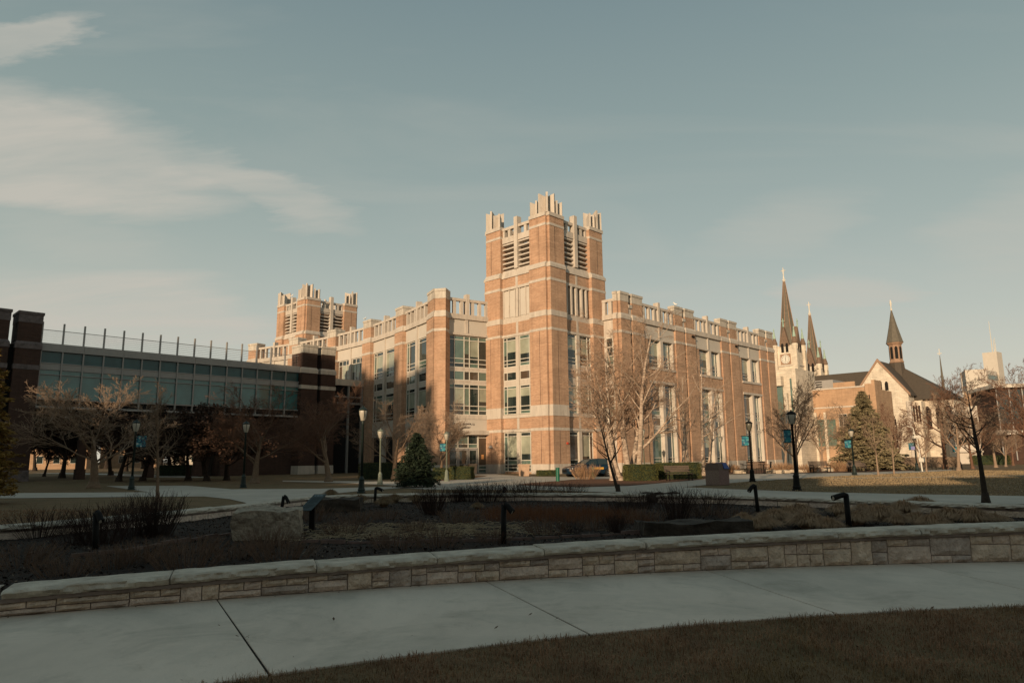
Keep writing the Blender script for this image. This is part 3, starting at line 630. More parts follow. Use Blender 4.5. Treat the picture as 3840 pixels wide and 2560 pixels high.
for sg in (-1, 1):
    b.add([ff(sg*7.7, .25, 18.2), ff(sg*7.7, .25, 19.0), ff(0, .25, 29.6), ff(0, .25, 28.7), ff(sg*7.7, -.4, 18.2), ff(sg*7.7, -.4, 19.0), ff(0, -.4, 29.6), ff(0, -.4, 28.7)], [(0, 1, 2, 3), (7, 6, 5, 4), (0, 4, 5, 1), (1, 5, 6, 2), (2, 6, 7, 3), (3, 7, 4, 0)])
b.build('gable_coping', TERRA, ch)
b = MB()
for sg in (-1, 1): b.add([ff(sg*7.9, -.1, 18.4), ff(sg*7.9, -14, 18.4), ff(0, -14, 29.1), ff(0, -.1, 29.1)], [(0, 1, 2, 3)])
b.build('transept_roof', SLATE, ch)
for s in (-1.6, .1, 1.8): b = MB(); arch(b, s-.45, s+.45, 20.2, 22.8 if s != .1 else 23.2, .02, .08, ff); b.build('lancet_window', DARK, ch)
b = MB(); arch(b, -3.2, 3.4, 4, 16.2, .02, .1, ff); o = b.build('great_window', DARK, ch)
b = MB()
for s in (-1.5, .1, 1.7): b.box(s-.1, s+.1, .1, .2, 4, 12.5, ff)
for z in (6, 8, 10, 12): b.box(-3.1, 3.3, .1, .18, z, z+.15, ff)
for cx, cz in ((-1.6, 13.2), (1.6, 13.2), (0, 14.6)):
    pts = [ff(cx+.95*math.cos(t*math.pi/6), .15, cz+.95*math.sin(t*math.pi/6)) for t in range(13)]; b.tube(pts, .1, 4)
b.build('tracery', CREAM, ch)
for s in (-7.6, 6.7): MB().box(s, s+1.0, -.5, .9, 0, 16.8, ff).build('buttress', STONE, ch)
# nave, running across behind the gable
MB().box(-33, 9, -20, -6, 0, 17.6, ff).build('nave_wall', CREAM, ch)
b = MB(); gableroof(b, -33, 9, -20, -5.5, 17.4, 27.6, ff, 14); b.build('nave_roof', SLATE, ch)
MB().box(9, 16.5, -18.5, -7, 0, 17.2, ff).box(7.1, 9.5, -6.5, -2.5, 0, 16.8, ff).build('apse_wall', CREAM, ch)
for s in (9.8, 12.6, 15.0): b = MB(); arch(b, s-.8, s+.8, 9, 15.5, -6.98, -6.9, ff); b.build('lancet_window', DARK, ch)
for s in (8.2,):
    for z in range(3): pass
for s in (7.5, 8.2, 8.9): MB().box(s-.22, s+.22, -2.5, -2.4, 11, 15.6, ff).build('lancet_window', DARK, ch)
# fleche on the crossing
fl = (1.6, 12.5)
b = MB().lathe([(2.3, 25), (2.0, 29), (1.9, 29.2)], 8, (fl[0], fl[1], 0)); b.build('fleche_base', SLATE, ch)
b = MB().lathe([(1.9, 29.2), (2.1, 29.4), (1.8, 30), (1.8, 34.6), (2.2, 35.0), (2.4, 35.4)], 8, (fl[0], fl[1], 0)); b.build('fleche_lantern', TERRA, ch)
for i in range(8):
    t = i*math.pi/4+math.pi/8; fr8 = frame(fl[0]+1.66*math.cos(t), fl[1]+1.66*math.sin(t), t+math.pi/2)
    b = MB(); arch(b, -.42, .42, 30.4, 34.2, .02, .06, fr8); b.build('louvre', DARK, ch)
MB().lathe([(2.5, 35.4), (2.35, 35.7), (1.2, 40.5), (.15, 45.6)], 8, (fl[0], fl[1], 0)).build('fleche_spire', SPIRE, ch)
MB().lathe([(.22, 45.4), (.3, 45.9), (.12, 46.2), (.2, 46.8), (.32, 47.5), (.2, 48.4), (.05, 48.8)], 6, (fl[0], fl[1], 0)).build('finial', FRAME, ch)
# twin towers
def steeple(cx, cy, w, zt, zs, clock):
    f0 = frame(cx-w/2, cy-w/2, FRONT); f1 = frame(cx+w/2, cy-w/2, RIGHT)
    MB().box(cx-w/2, cx+w/2, cy-w/2, cy+w/2, 0, zt).build('tower_wall', CREAM, ch)
    b = MB()
    for sx in (-1, 1):
        for sy in (-1, 1):
            x, y = cx+sx*w/2, cy+sy*w/2; b.box(x-.75, x+.75, y-.75, y+.75, 0, zt-1.5)
            b.lathe([(.95, zt-1.5), (1.05, zt), (.8, zt+.5)], 8, (x, y, 0))
    b.build('corner_buttress', CREAM, ch)
    for sx in (-1, 1):
        for sy in (-1, 1):
            x, y = cx+sx*w/2, cy+sy*w/2
            MB().lathe([(.8, zt+.3), (1.0, zt+.8), (.8, zt+1.5), (.5, zt+2.6)], 8, (x, y, 0)).build('pinnacle_lantern', mat('brown_carved_stone', (.17, .115, .08), .9, .3, 3), ch)
            MB().lathe([(.55, zt+2.6), (.4, zt+3.6), (.15, zt+5.2), (.24, zt+5.4), (.03, zt+6.2)], 8, (x, y, 0)).build('pinnacle', VERD, ch)
    for fr in (f0, f1):
        c = w/2
        b = MB(); b.add([fr(c-1.6, .1, zt-.3), fr(c+1.6, .1, zt-.3), fr(c, .1, zt+6.5), fr(c-1.6, -1.5, zt-.3), fr(c+1.6, -1.5, zt-.3), fr(c, -2.2, zt+6.5)], [(0, 1, 2), (5, 4, 3), (0, 3, 4, 1), (1, 4, 5, 2), (2, 5, 3, 0)]); b.build('spire_gable', mat('brown_carved_stone', (.17, .115, .08)), ch)
        for s in (c-.75, c+.75): b = MB(); arch(b, s-.42, s+.42, zt-2.2, zt+.8, .12, .18, fr); b.build('belfry_opening', DARK, ch)
        MB().tube([fr(c, 0, zt+6.2), fr(c, 0, zt+9)], [.25, .12], 6).tube([fr(c-.5, 0, zt+8.2), fr(c+.5, 0, zt+8.2)], .14, 6).build('gable_cross', VERD, ch)
        b = MB(); arch(b, c-1.35, c+1.35, zt-14.5, zt-7.8, .03, .12, fr); b.build('lancet_window', DARK, ch)
        b = MB().box(c-.08, c+.08, .12, .2, zt-14.4, zt-9, fr); b.build('tracery', CREAM, ch)
        MB().box(-.2, w+.2, -.1, .25, zt-6.8, zt-6.4, fr).box(-.2, w+.2, -.1, .25, zt-16.5, zt-16, fr).build('string_course', STONE, ch)
    if clock:
        ck = MB().box(c-1.7, c+1.7, .02, .1, zt-6.2, zt-2.8, f0).build('clock', TERRA, ch)
        n = 24; b = MB(); V = [f0(c+1.45*math.cos(i*2*math.pi/n), .1, zt-4.5+1.45*math.sin(i*2*math.pi/n)) for i in range(n)]+[f0(c+1.45*math.cos(i*2*math.pi/n), .16, zt-4.5+1.45*math.sin(i*2*math.pi/n)) for i in range(n)]
        b.add(V, [tuple(range(n))[::-1], tuple(range(n, 2*n))]+[(i, (i+1) % n, n+(i+1) % n, n+i) for i in range(n)]); b.build('clock_face', FRAME, ck)
        b = MB()
        for i in range(12):
            t = i*math.pi/6; e = Vector((math.cos(t), math.sin(t))); p = Vector((-e.y, e.x))*.06
            b.add([f0(c+q.x, .175, zt-4.5+q.y) for q in (e*.95+p, e*1.3+p, e*1.3-p, e*.95-p)], [(0, 1, 2, 3)])
        for e, ln in ((Vector((0, 1)), 1.15), (Vector((.03, -1)), .8)):
            p = Vector((-e.y, e.x))*.07; b.add([f0(c+q.x, .18, zt-4.5+q.y) for q in (p, e*ln+p*.5, e*ln-p*.5, -p)], [(0, 1, 2, 3)])
        b.build('clock_hands', BLACK, ck)
    r0 = w/2*.98; H = zs-zt
    MB().lathe([(r0*1.02, zt), (r0*.93, zt+.5), (r0*.72, zt+H*.22), (.22, zs)], 8, (cx, cy, 0)).build('spire', SPIRE, ch)
    b = MB()
    for i in range(8):
        t = i*math.pi/4; e = Vector((math.cos(t), math.sin(t), 0)); p0 = Vector((cx, cy, 0))
        b.tube([p0+e*(r0*.93)+Vector((0, 0, zt+.5)), p0+e*(r0*.72)+Vector((0, 0, zt+H*.22)), p0+e*.25+Vector((0, 0, zs))], [.17, .14, .08], 4)
    b.build('spire_rib', TERRA, ch)
    MB().lathe([(.35, zs-1), (.6, zs-.4), (.3, zs), (.16, zs+1.2), (.24, zs+2.4), (.1, zs+4)], 6, (cx, cy, 0)).tube([(cx-.75, cy, zs+2.9), (cx+.75, cy, zs+2.9)], .14, 5).build('finial', FRAME, ch)
steeple(-29.0, 8.5, 6.6, 37.5, 60.5, True); steeple(-28.5, 27.0, 5.6, 32.5, 51.5, False)
# ------------------------------------------------------------------ other buildings on the right
def bldg(name, label, px0, px1, pyt, dist, mt, group=None, depth=14, zb=-1.5, ang=RZ):
    """a building whose front wall spans two picture columns at a given distance"""
    a = atd(px0, pyt, dist); d = ray(px1, pyt); u = Vector((math.cos(ang), math.sin(ang), 0)); n = Vector((u.y, -u.x, 0))
    t = (Vector((a.x, a.y, 0))-Vector((0, 0, 0))).dot(n)/(Vector((d.x, d.y, 0)).dot(n)); q = Vector((0, 0, EYE))+d*t
    w = (Vector((q.x, q.y, 0))-Vector((a.x, a.y, 0))).dot(u)
    o = thing(name, label, 'building', (a.x, a.y, 0), ang); return o, frame(0, 0, FRONT), w, a.z
o, f, w, h = bldg('brick_hall', 'tan brick hall in front of the church with a metal plant box on its roof', 2985, 3250, 1464, 150, BRICKT)
MB().box(0, w, -16, 0, -2, h-.3, f).build('wall', BRICKT, o); MB().box(-.1, w+.1, -.4, .15, h-.3, h, f).build('coping', STONE, o)
MB().box(w*.55, w*.85, -.3, .1, h, h+1.0, f).build('parapet_step', BRICKT, o)
MB().box(w, w+1.9, -3, 1.0, -2, h+.2, f).box(w+1.3, w+1.9, -3, 1.01, h+.2, h+.9, f).build('stair_tower', BRICKT, o); MB().box(w+.6, w+.8, 1.0, 1.05, h-9, h-2, f).build('slit_window', DARK, o)
MB().box(-.2, w, -.05, .12, h-4.2, h-3.9, f).build('string_course', STONE, o)
for i, s in enumerate((8.5, 10.5, 13.6)):
    for z in (h-8, h-13):
        wn = MB().box(s-.1, s+1.6, -.1, .08, z-.1, z+2.5, f).build('window', STONE, o); MB().box(s, s+.7, .05, .1, z, z+2.4, f).box(s+.8, s+1.5, .05, .1, z, z+2.4, f).build('pane', GLASS, wn)
for s in (1.5, 4.0, 6): MB().box(s, s+1.7, .02, .1, h-12, h-6.5, f).build('tall_window', GLASSC, o); MB().box(s-.5, s, .0, .4, -1, h-5, f).build('pilaster', CREAM, o)
MB().box(w*.02, w*.52, -9, -1.2, h, h+1.85, f).build('rooftop_plant', METALG, o); MB().box(w*.27, w*.36, -1.2, -1.12, h+1.4, h+1.6, f).box(w*.27, w*.36, -1.2, -1.12, h+.9, h+1.1, f).box(w*.27, w*.36, -1.2, -1.12, h+.4, h+.6, f).build('vent_grille', DARK, o)
o, f, w, h = bldg('stone_hall', 'narrow white stone building with tall piers right beside the library end wall', 2900, 2982, 1388, 145, CREAM)
MB().box(0, w, -10, 0, -2, h, f).build('wall', CREAM, o); MB().box(w*.72, w*.8, 0, .1, h-9, h-2, f).build('window', GLASSC, o); MB().box(-.2, w*.45, .1, 1.5, h-3.5, h-1.5, f).box(-.2, w*.45, .1, .8, -1, h-13, f).build('frame_pier', CREAM, o)
MB().box(0, w*.4, .2, .6, h-9.5, h-3.5, f).build('pane', GLASSC, o); MB().box(w*.5, w*.62, .0, .9, -1, h-5, f).build('stone_pier', CREAM, o)
# white modernist block with ribbon windows
o, f, w, h = bldg('ribbon_window_building', 'white concrete building with dark ribbon windows beside the church', 3567, 3748, 1525, 175, STONE, ang=R(-26))
MB().box(0, w, -14, 0, -2, h, f).build('wall', PANEL, o)
for z in (h-4.6, h-9.4): 
    MB().box(.6, w*.52, .02, .1, z, z+1.8, f).build('ribbon_window', GLASS, o); MB().box(w*.58, w-.3, .02, .1, z, z+1.8, f).build('ribbon_window', GLASS, o)
MB().box(-.4, w+.4, 0, .8, h-6.6, h-6.2, f).box(-.4, w+.4, 0, .8, h-11.3, h-11, f).build('projecting_slab', PANEL, o)
o, f, w, h = bldg('tower_block', 'pale slab tower block with a taller stair shaft and roof antennas', 3618, 3697, 1387, 300, PANEL, ang=R(-26))
MB().box(0, w, -16, 0, -2, h, f).build('wall', PANEL, o)
fr = frame(w, 0, R(62))
MB().box(0, 14, -2, 0, -2, h-.5, fr).build('side_wall', PANEL, o)
for i in range(6): MB().box(1.5, 12, .05, .15, h-4.4-i*4.2, h-2.4-i*4.2, fr).build('ribbon_window', GLASSC, o)
MB().box(12.2, 18, -5, .6, -2, h+8.5, fr).build('stair_shaft', PANEL, o)
for s, hh in ((12.6, 14), (15, 6), (16.5, 7)): MB().tube([fr(s, -1, h+8.4), fr(s, -1, h+8.4+hh)], [.22, .08], 4).build('antenna', FRAME, o)
MB().tube([f(-1.5, -1, 0), f(-1.5, -1, h-1)], [.5, .25], 5).build('mast', PANEL, o)
o, f, w, h = bldg('brown_building', 'brown glass and brick building at the right edge of the lawn', 3735, 4150, 1440, 160, BRICKD, ang=R(-15))
MB().box(0, w, -16, -.6, -2, h-1.0, f).build('wall', BRICKD, o); MB().box(-1, w, -16, .8, h-.9, h-.1, f).build('roof_fascia', PANEL, o)
for i in range(9): MB().box(i*2.6, i*2.6+2.2, -.58, -.5, h-9, h-1.4, f).build('pane', GLASS, o); MB().box(i*2.6-.2, i*2.6, -.5, -.2, 0, h-1, f).build('mullion', METALG, o)
MB().box(-2, w, -.5, 2.2, h-11.6, h-10.6, f).build('canopy', PANEL, o)
o, f, w, h = bldg('church_spire', 'small distant spire beyond the church roof', 3527, 3543, 1445, 260, SPIRE)
MB().box(0, w, -w, 0, -2, h-2, f).build('tower', TERRA, o); MB().lathe([(w*.45, h-2), (w*.35, h+1), (.06, h+12)], 8, (w/2, w/2, 0)).build('spire', SPIRE, o); MB().box(w/2-.7, w/2+.7, w/2-.1, w/2+.1, h+12, h+12.3).box(w/2-.1, w/2+.1, w/2-.1, w/2+.1, h+11.5, h+14).build('cross', FRAME, o)
o, f, w, h = bldg('chimney_house', 'low tan brick block with chimney behind the white building', 3590, 3640, 1480, 230, BRICKT)
MB().box(-6, w, -9, 0, -2, h-4, f).build('wall', BRICKT, o); MB().box(w*.55, w, -3, .2, h-5, h+.8, f).build('chimney', BRICKT, o)
# ------------------------------------------------------------------ far side under the bridge
for nm, lb, a, b_, pt, dd, m in (('pale_hall', 'sunlit pale hall glimpsed under the right end of the footbridge', 640, 880, 1640, 175, PANEL), ('low_house', 'low sunlit brick house seen under the left part of the footbridge', 60, 330, 1675, 190, BRICKT),
                               ('far_apartment', 'far tan apartment block seen between trunks under the footbridge middle', 380, 600, 1655, 210, BRICKT)):
    o, f, w, h = bldg(nm, lb, a, b_, pt, dd, m, ang=R(20))
    MB().box(0, w, -12, 0, -1, h, f).build('wall', m, o)
    for i in range(max(3, int(w/4))):
        wn = MB().box(i*4+1, i*4+2.6, 0, .08, 1.5, 3.6, f).build('window', FRAME, o); MB().box(i*4+1.1, i*4+2.5, .04, .1, 1.6, 3.5, f).build('pane', GLASS, wn)
# ------------------------------------------------------------------ unseen hall behind the camera, its outline shaped to place the shade
tz = math.tan(SUN_AZ); te = math.tan(SUN_EL)/math.cos(SUN_AZ)
def roofh(y, z=0): return z+(y+45)*te          # roof height whose shade just reaches depth y at height z
SKYL = [(-150, -84, roofh(64, 17.5)), (-84, -79.5, roofh(86, 14.7)), (-79.5, -71, roofh(88, 12.9)), (-61.5, -55.5, roofh(53.5, 7.5)), (-55.5, -46, roofh(47.4)), (-46, -30, roofh(43.5)), (-30, -20.3, roofh(50)),
        (-20.3, -12.5, roofh(37.5)), (-12.5, -7.5, roofh(47.7)), (-7.5, 0, roofh(52)), (0, 70, roofh(56))]
def wing(x0, x1, z0, z1, dp=6):
    return MB().prism([(x0, -45), (x1, -45), (x1-dp*tz, -45-dp), (x0-dp*tz, -45-dp)], z0, z1)
hall = thing('shade_hall', 'unseen added brick hall, outline shaped to shade the foreground', 'building', (0, 0, 0))
for i, (x0, x1, z) in enumerate(SKYL): wing(x0, x1, 0, z).build('wing', BRICK, hall)
wing(-65, -61.5, 0, roofh(74, 9.8)).build('stair_tower', BRICK, hall); wing(-71, -65, 0, roofh(45.4, 4.8)).build('wing', BRICK, hall); wing(-71, -63.6, roofh(45.4, 12.5), roofh(79, 12), 4).build('shade_block', BRICK, hall)
# ------------------------------------------------------------------ trees
def perp(d, rng):
    a = d.cross(Vector((rng.uniform(-1, 1), rng.uniform(-1, 1), rng.uniform(-1, 1)))); return a.normalized() if a.length > 1e-3 else Vector((1, 0, 0))
def branch(big, fine, rng, p, d, ln, r, lv, sp):
    """one limb as a curved tapering tube, then its children"""
    maxlv = sp['levels']; k = 5 if lv <= 1 else 4 if lv == 2 else 3 if lv < maxlv else 2
    pts = [p.copy()]; rad = [r]; q = p.copy(); dd = d.copy(); up = sp['up'][min(lv, len(sp['up'])-1)]; wob = sp['wob'][min(lv, len(sp['wob'])-1)]
    for i in range(k):
        dd = (dd+perp(dd, rng)*rng.uniform(0, wob)+Vector((0, 0, up))).normalized()
        q = q+dd*(ln/k); pts.append(q.copy()); rad.append(max(sp.get('rmin', .004), r*(1-(i+1)/k*(sp['taper'] if lv < maxlv else .8))))
    (big if lv <= sp.get('biglv', 1) else fine).tube(pts, rad, 7 if lv == 0 else 5 if lv == 1 else 4 if lv == 2 and r > .02 else 3, cap=False)
    if lv >= maxlv: return
    n = sp['n'][lv]; n = n if isinstance(n, int) else rng.randint(*n)
    s0 = sp['start'][min(lv, len(sp['start'])-1)]
    for c in range(n):
        t = s0+(1-s0)*((c+rng.random())/n); f_ = t*k; i = min(int(f_), k-1); fr_ = f_-i
        base = pts[i].lerp(pts[i+1], fr_); rr = rad[i]*(1-fr_)+rad[i+1]*fr_
        ax = (pts[i+1]-pts[i]).normalized(); sdir = perp(ax, rng); ang = R(rng.uniform(*sp['ang'][min(lv, len(sp['ang'])-1)]))
        nd = (ax*math.cos(ang)+sdir*math.sin(ang)).normalized()
        cl = ln*rng.uniform(*sp['ratio'][min(lv, len(sp['ratio'])-1)])*(1-.45*t if lv > 0 else 1-sp.get('cone', 0)*t)
        branch(big, fine, rng, base, nd, cl, rr*rng.uniform(*sp.get('rr', (.42, .66))), lv+1, sp)
def tree_mesh(seed, sp, stems):
    rng = random.Random(seed); big, fine = MB(), MB(); big.sm = True
    for (ox, oy, dx, dy, ln, r) in stems: branch(big, fine, rng, Vector((ox, oy, -.05)), Vector((dx, dy, 1)).normalized(), ln, r, 0, sp)
    for (ox, oy, dx, dy, ln, r) in stems: big.lathe([(r*1.7, -.1), (r*1.35, .08), (r*1.02, .35)], 8, (ox, oy, 0))
    return big, fine
def tree(name, label, group, loc, mb, trunk_m, twig_m, rz=0, sc=1, cat='tree'):
    o = thing(name, label, cat, loc, rz, group); o.scale = (sc,)*3 if isinstance(sc, (int, float)) else sc
    mb[0].build('trunk', trunk_m, o, fix=False); mb[1].build('crown', twig_m, o, fix=False); return o
HORN = dict(levels=4, n=[(9, 11), 10, 8, 6], start=[.35, .25, .15, .1], ang=[(25, 62), (22, 55), (20, 50), (20, 50)], ratio=[(.75, 1.05), (.5, .7), (.45, .65), (.4, .6)], up=[.0, .08, .05, .03], wob=[.12, .22, .3, .35], taper=.75, rmin=.0055, rr=(.36, .56))
def hornbeam(seed, dn=HORN['n']): return tree_mesh(seed, dict(HORN, n=dn), [(0, 0, .05, 0, 3.1, .17)])
hb = [hornbeam(11, [(10, 12), 10, 8, 6]), hornbeam(23, [(10, 12), 10, 9, 8]), hornbeam(37, [(10, 12), 10, 9, 8])]
G1 = 'bare spreading trees along the plaza'
TWG = mat('tan_birch_twigs', (.32, .215, .145), .95, .25, 3)
P = at(350, 1830); t1 = tree('bare_tree', 'wide bare tree with sunlit pale branches in front of the bridge glass', G1, P, hb[0], BARK, BARKL, 0.4, (1.75, 1.75, 1.22))
P = at(955, 1812); tree('bare_tree', 'bare reddish tree with low forked trunk just right of the plaza lamp', G1, P, hb[1], BARK, BARKR, 1.0, (1.6, 1.6, 1.12))
P = at(1232, 1806); tree('bare_tree', 'bare reddish tree with upright forked trunk in front of the bridge pavilion', G1, P, hb[2], BARK, BARKR, 2.2, (1.5, 1.5, 1.2))
P = at(1478, 1797); tree('bare_tree', 'bare tree with long sunlit branches between the dark conifer and a lamp', G1, P, (hb[0][0], hb[0][1]), BARK, BARKL, 2.9, (1.4, 1.4, 1.1))
P = at(1656, 1788); tree('bare_tree', 'small bare tree leaning over the entrance bushes and banner lamp', G1, P, (hb[1][0], hb[1][1]), BARK, BARKL, 4.4, (1.1, 1.1, 1.1))
lr = random.Random(3); LF = MB(); src_ = hb[2][1].v
for _ in range(9000):
    q = Vector(lr.choice(src_))+Vector((lr.gauss(0, .12), lr.gauss(0, .12), lr.gauss(0, .1))); a_ = perp(Vector((lr.gauss(0, 1), lr.gauss(0, 1), lr.gauss(0, 1))), lr)*lr.uniform(.05, .1); b2_ = a_.cross(Vector((lr.gauss(0, 1), lr.gauss(0, 1), 1)).normalized())
    LF.add([q-a_, q+b2_, q+a_, q-b2_], [(0, 1, 2, 3)])
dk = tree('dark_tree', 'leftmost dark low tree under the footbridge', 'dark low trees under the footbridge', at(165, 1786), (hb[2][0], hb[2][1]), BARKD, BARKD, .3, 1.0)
LF.build('withered_leaves', mat('withered_leaf', (.06, .032, .02), .95, .4, 3), dk, fix=False)
DK = [(60, 1790, 'beside the left brick pavilion'), (232, 1792, 'second from the left'), (300, 1768, 'far back left of the sunlit tree trunk'), (415, 1781, 'right behind the sunlit tree'), (470, 1766, 'far back behind the banner lamp'), (545, 1776, 'just left of the grey sapling'), (600, 1764, 'far back right of the grey sapling'),
      (640, 1782, 'in front of the pale hall left end'), (690, 1765, 'far back against the pale hall left half'), (730, 1779, 'against the middle of the pale hall'), (782, 1784, 'against the pale hall right end'), (820, 1764, 'far back against the pale hall right half'), (860, 1780, 'at the end of the brick wall'), (130, 1765, 'far back at the left'), (445, 1804, 'in front of the bridge, right of the sunlit crown'), (535, 1802, 'in front of the bridge, left of the grey sapling'), (705, 1801, 'in front of the bridge, centre of its right half'), (775, 1802, 'in front of the bridge, left of the iron lamp'), (850, 1800, 'in front of the bridge, behind the iron lamp')]
for i, (u, v, lb) in enumerate(DK):
    s = 2.1 if v < 1770 else 1.25 if v > 1799 else 1.2 if u > 700 else 1.5
    dup(dk, at(u, v), i*1.3, (s*1.1, s*1.1, s*(.82 if v > 1799 else 1.1)), 'dark low tree under the footbridge '+lb)
for i, (u, lb) in enumerate(((120, 'far left'), (250, 'second'), (400, 'third'), (540, 'fourth'), (680, 'fifth'), (820, 'far right'))):
    dup(dk, at(u, 1757), i*1.1, (3.4, 3.4, 2.9), 'big dark tree well beyond the footbridge, '+lb+' of its row')
YOUNG = dict(levels=3, n=[(22, 26), 7, 4], start=[.3, .25, .2], ang=[(38, 62), (25, 50), (25, 45)], ratio=[(.38, .52), (.3, .5), (.4, .6)], up=[.01, .09, .08], wob=[.05, .14, .2], taper=.93, rmin=.004, biglv=0, cone=.72)
yt = [tree_mesh(s, YOUNG, [(0, 0, .0, .0, 4.6, .075)]) for s in (5, 8)]
G2 = 'young slim street trees beside the garden'
P = at(3698, 1886); o = tree('young_tree', 'young dark tree with open crown near the right edge, closest to the camera', G2, P, tree_mesh(41, dict(YOUNG, n=[(18, 20), 6, 3], taper=.95, ratio=[(.46, .64), (.4, .55), (.4, .6)], ang=[(48, 72), (28, 52), (25, 50)], start=[.36, .2, .15]), [(0, 0, -.07, 0, 3.85, .10)]), BARKD, BARKD, 0, 1)
P = at(590, 1880); tree('young_tree', 'grey slender sapling on the left lawn by the planting bed', G2, P, yt[0], BARK, BARK, 1, (1.0, 1.0, 1.0))
P = at(2318, 1843); tree('young_tree', 'thin dark leaning sapling in front of the white trunked birch', G2, P, tree_mesh(19, dict(YOUNG, n=[(20, 22), 5, 3]), [(0, 0, -.22, 0, 4.1, .085)]), BARKD, BARKD, 0, 1)
# birches
BIR = dict(levels=4, n=[(13, 15), 8, 7, 5], start=[.28, .2, .1, .1], ang=[(28, 62), (25, 55), (25, 55), (25, 60)], ratio=[(.28, .48), (.35, .55), (.4, .6), (.4, .6)], up=[.03, .04, -.01, -.05], wob=[.12, .2, .25, .3], taper=.8, rmin=.006, biglv=1, cone=.35)
st = [(0, 0, -.13, .05, 10.2, .23), (-.9, .8, -.22, .1, 9.3, .19), (.55, .3, .04, -.1, 10.8, .2), (.1, .9, .15, .1, 10.0, .18), (-.5, .3, -.34, -.1, 8.0, .15), (-.6, 1.2, -.05, 0, 9, .15)]
tm = tree_mesh(77, BIR, st); rb = random.Random(5)
for p_, d_, l_, r_ in (((.35, 0, 1.9), (.75, -.1, .5), 5.4, .12), ((-.9, .5, 3.9), (-.8, 0, .6), 4.2, .07), ((.3, .2, 4.3), (.6, .1, .8), 5.2, .08)): branch(*tm, rb, Vector(p_), Vector(d_).normalized(), l_, r_, 1, dict(BIR, n=[1, 12, 7, 5], up=[0, .10, 0, -.03], wob=[.1, .16, .25, .3]))
tree('birch_tree', 'large many stemmed white birch in front of the library tower', 'white barked birches by the library', at(2362, 1802), tm, BIRCH, TWG, 0, (1.12, 1.12, .93))
st = [(0, 0, .03, 0, 8.6, .16), (.6, .2, -.12, .1, 8.8, .15), (1.9, .3, -.06, 0, 9.4, .16), (2.3, .6, .14, 0, 8.2, .14), (2.0, 0, .3, .1, 7.2, .12)]
tree('birch_tree', 'slimmer white birch clump behind the clipped hedge', 'white barked birches by the library', at(2560, 1783), tree_mesh(78, dict(BIR, n=[(9, 11), 6, 5, 4]), st), BIRCH, TWG)
# broad background trees
BG = dict(levels=4, n=[(11, 13), 9, 7, 5], start=[.3, .2, .15, .1], ang=[(25, 60), (25, 50), (20, 50), (20, 50)], ratio=[(.5, .75), (.45, .65), (.4, .6), (.4, .6)], up=[.02, .07, .04, .0], wob=[.1, .2, .3, .3], taper=.8, rmin=.009, rr=(.45, .7))
bgm = [tree_mesh(s, BG, [(0, 0, .04, 0, 5.6, .2)]) for s in (51, 52)]
G3 = 'bare lawn trees on the right'
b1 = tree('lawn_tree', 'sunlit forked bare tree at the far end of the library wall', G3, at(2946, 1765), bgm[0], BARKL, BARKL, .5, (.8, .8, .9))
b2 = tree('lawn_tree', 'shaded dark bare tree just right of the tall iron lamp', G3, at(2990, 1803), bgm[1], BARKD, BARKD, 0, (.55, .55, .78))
b3 = tree('lawn_tree', 'brown bare tree beside the left church wall', G3, at(3378, 1757), bgm[1], BARK, BARKR, 2, .85)
b3.children[1].data.materials[0] = BARKR
for src, u, v, rz, s, lb in ((b1, 3085, 1757, 2.2, (.85, .85, .85), 'sunlit bare tree with straight pale trunk behind the benches'), (b3, 3012, 1750, 1.2, .7, 'small brown tree in the shade left of the benches'), (b3, 3135, 1750, 4.2, .8, 'brown tree between the benches and the banner lamp'),
                             (b1, 3212, 1762, 5, .85, 'pale trunked tree right behind the banner lamp'), (b3, 3546, 1757, 0.2, (1.2, 1.2, 1.25), 'tallest brown bare tree in front of the church apse'), (b1, 3596, 1764, 1.6, (.9, .9, .9), 'leaning pale trunk tree right of the walkers'),
                             (b3, 3648, 1757, 3.1, .8, 'short brown tree left of the black sapling trunk'), (b1, 3735, 1752, 2.5, .85, 'sunlit tree right of the black sapling trunk'), (b1, 3772, 1748, 0.9, .8, 'second sunlit tree right of the black sapling trunk'), (b3, 3460, 1750, 2.9, (1.0, 1.0, 1.15), 'brown tree behind the white street light'),
                             (b3, 3900, 1757, 1.1, (1.4, 1.4, 1.35), 'big brown tree cut by the right edge of the picture'), (b3, 3800, 1745, 4.1, (1.1, 1.1, 1.25), 'brown tree in front of the brown glass building'), (b1, 3040, 1748, 3.3, .75, 'thin sunlit tree in front of the tan brick hall')):
    dup(src, at(u, v), rz, s, lb)
o = tree('young_tree', 'thin staked sapling on the sunlit lawn left of the white street light', G2, at(3294, 1781), (yt[1][0], yt[1][1]), BARKL, BARKL, 0, 1.0)
dup(o, at(3353, 1776), 1.2, .9, 'short thin sapling stem beside the banner lamp'); dup(o, at(3475, 1768), 2.2, .95, 'thin sapling right of the white street light')
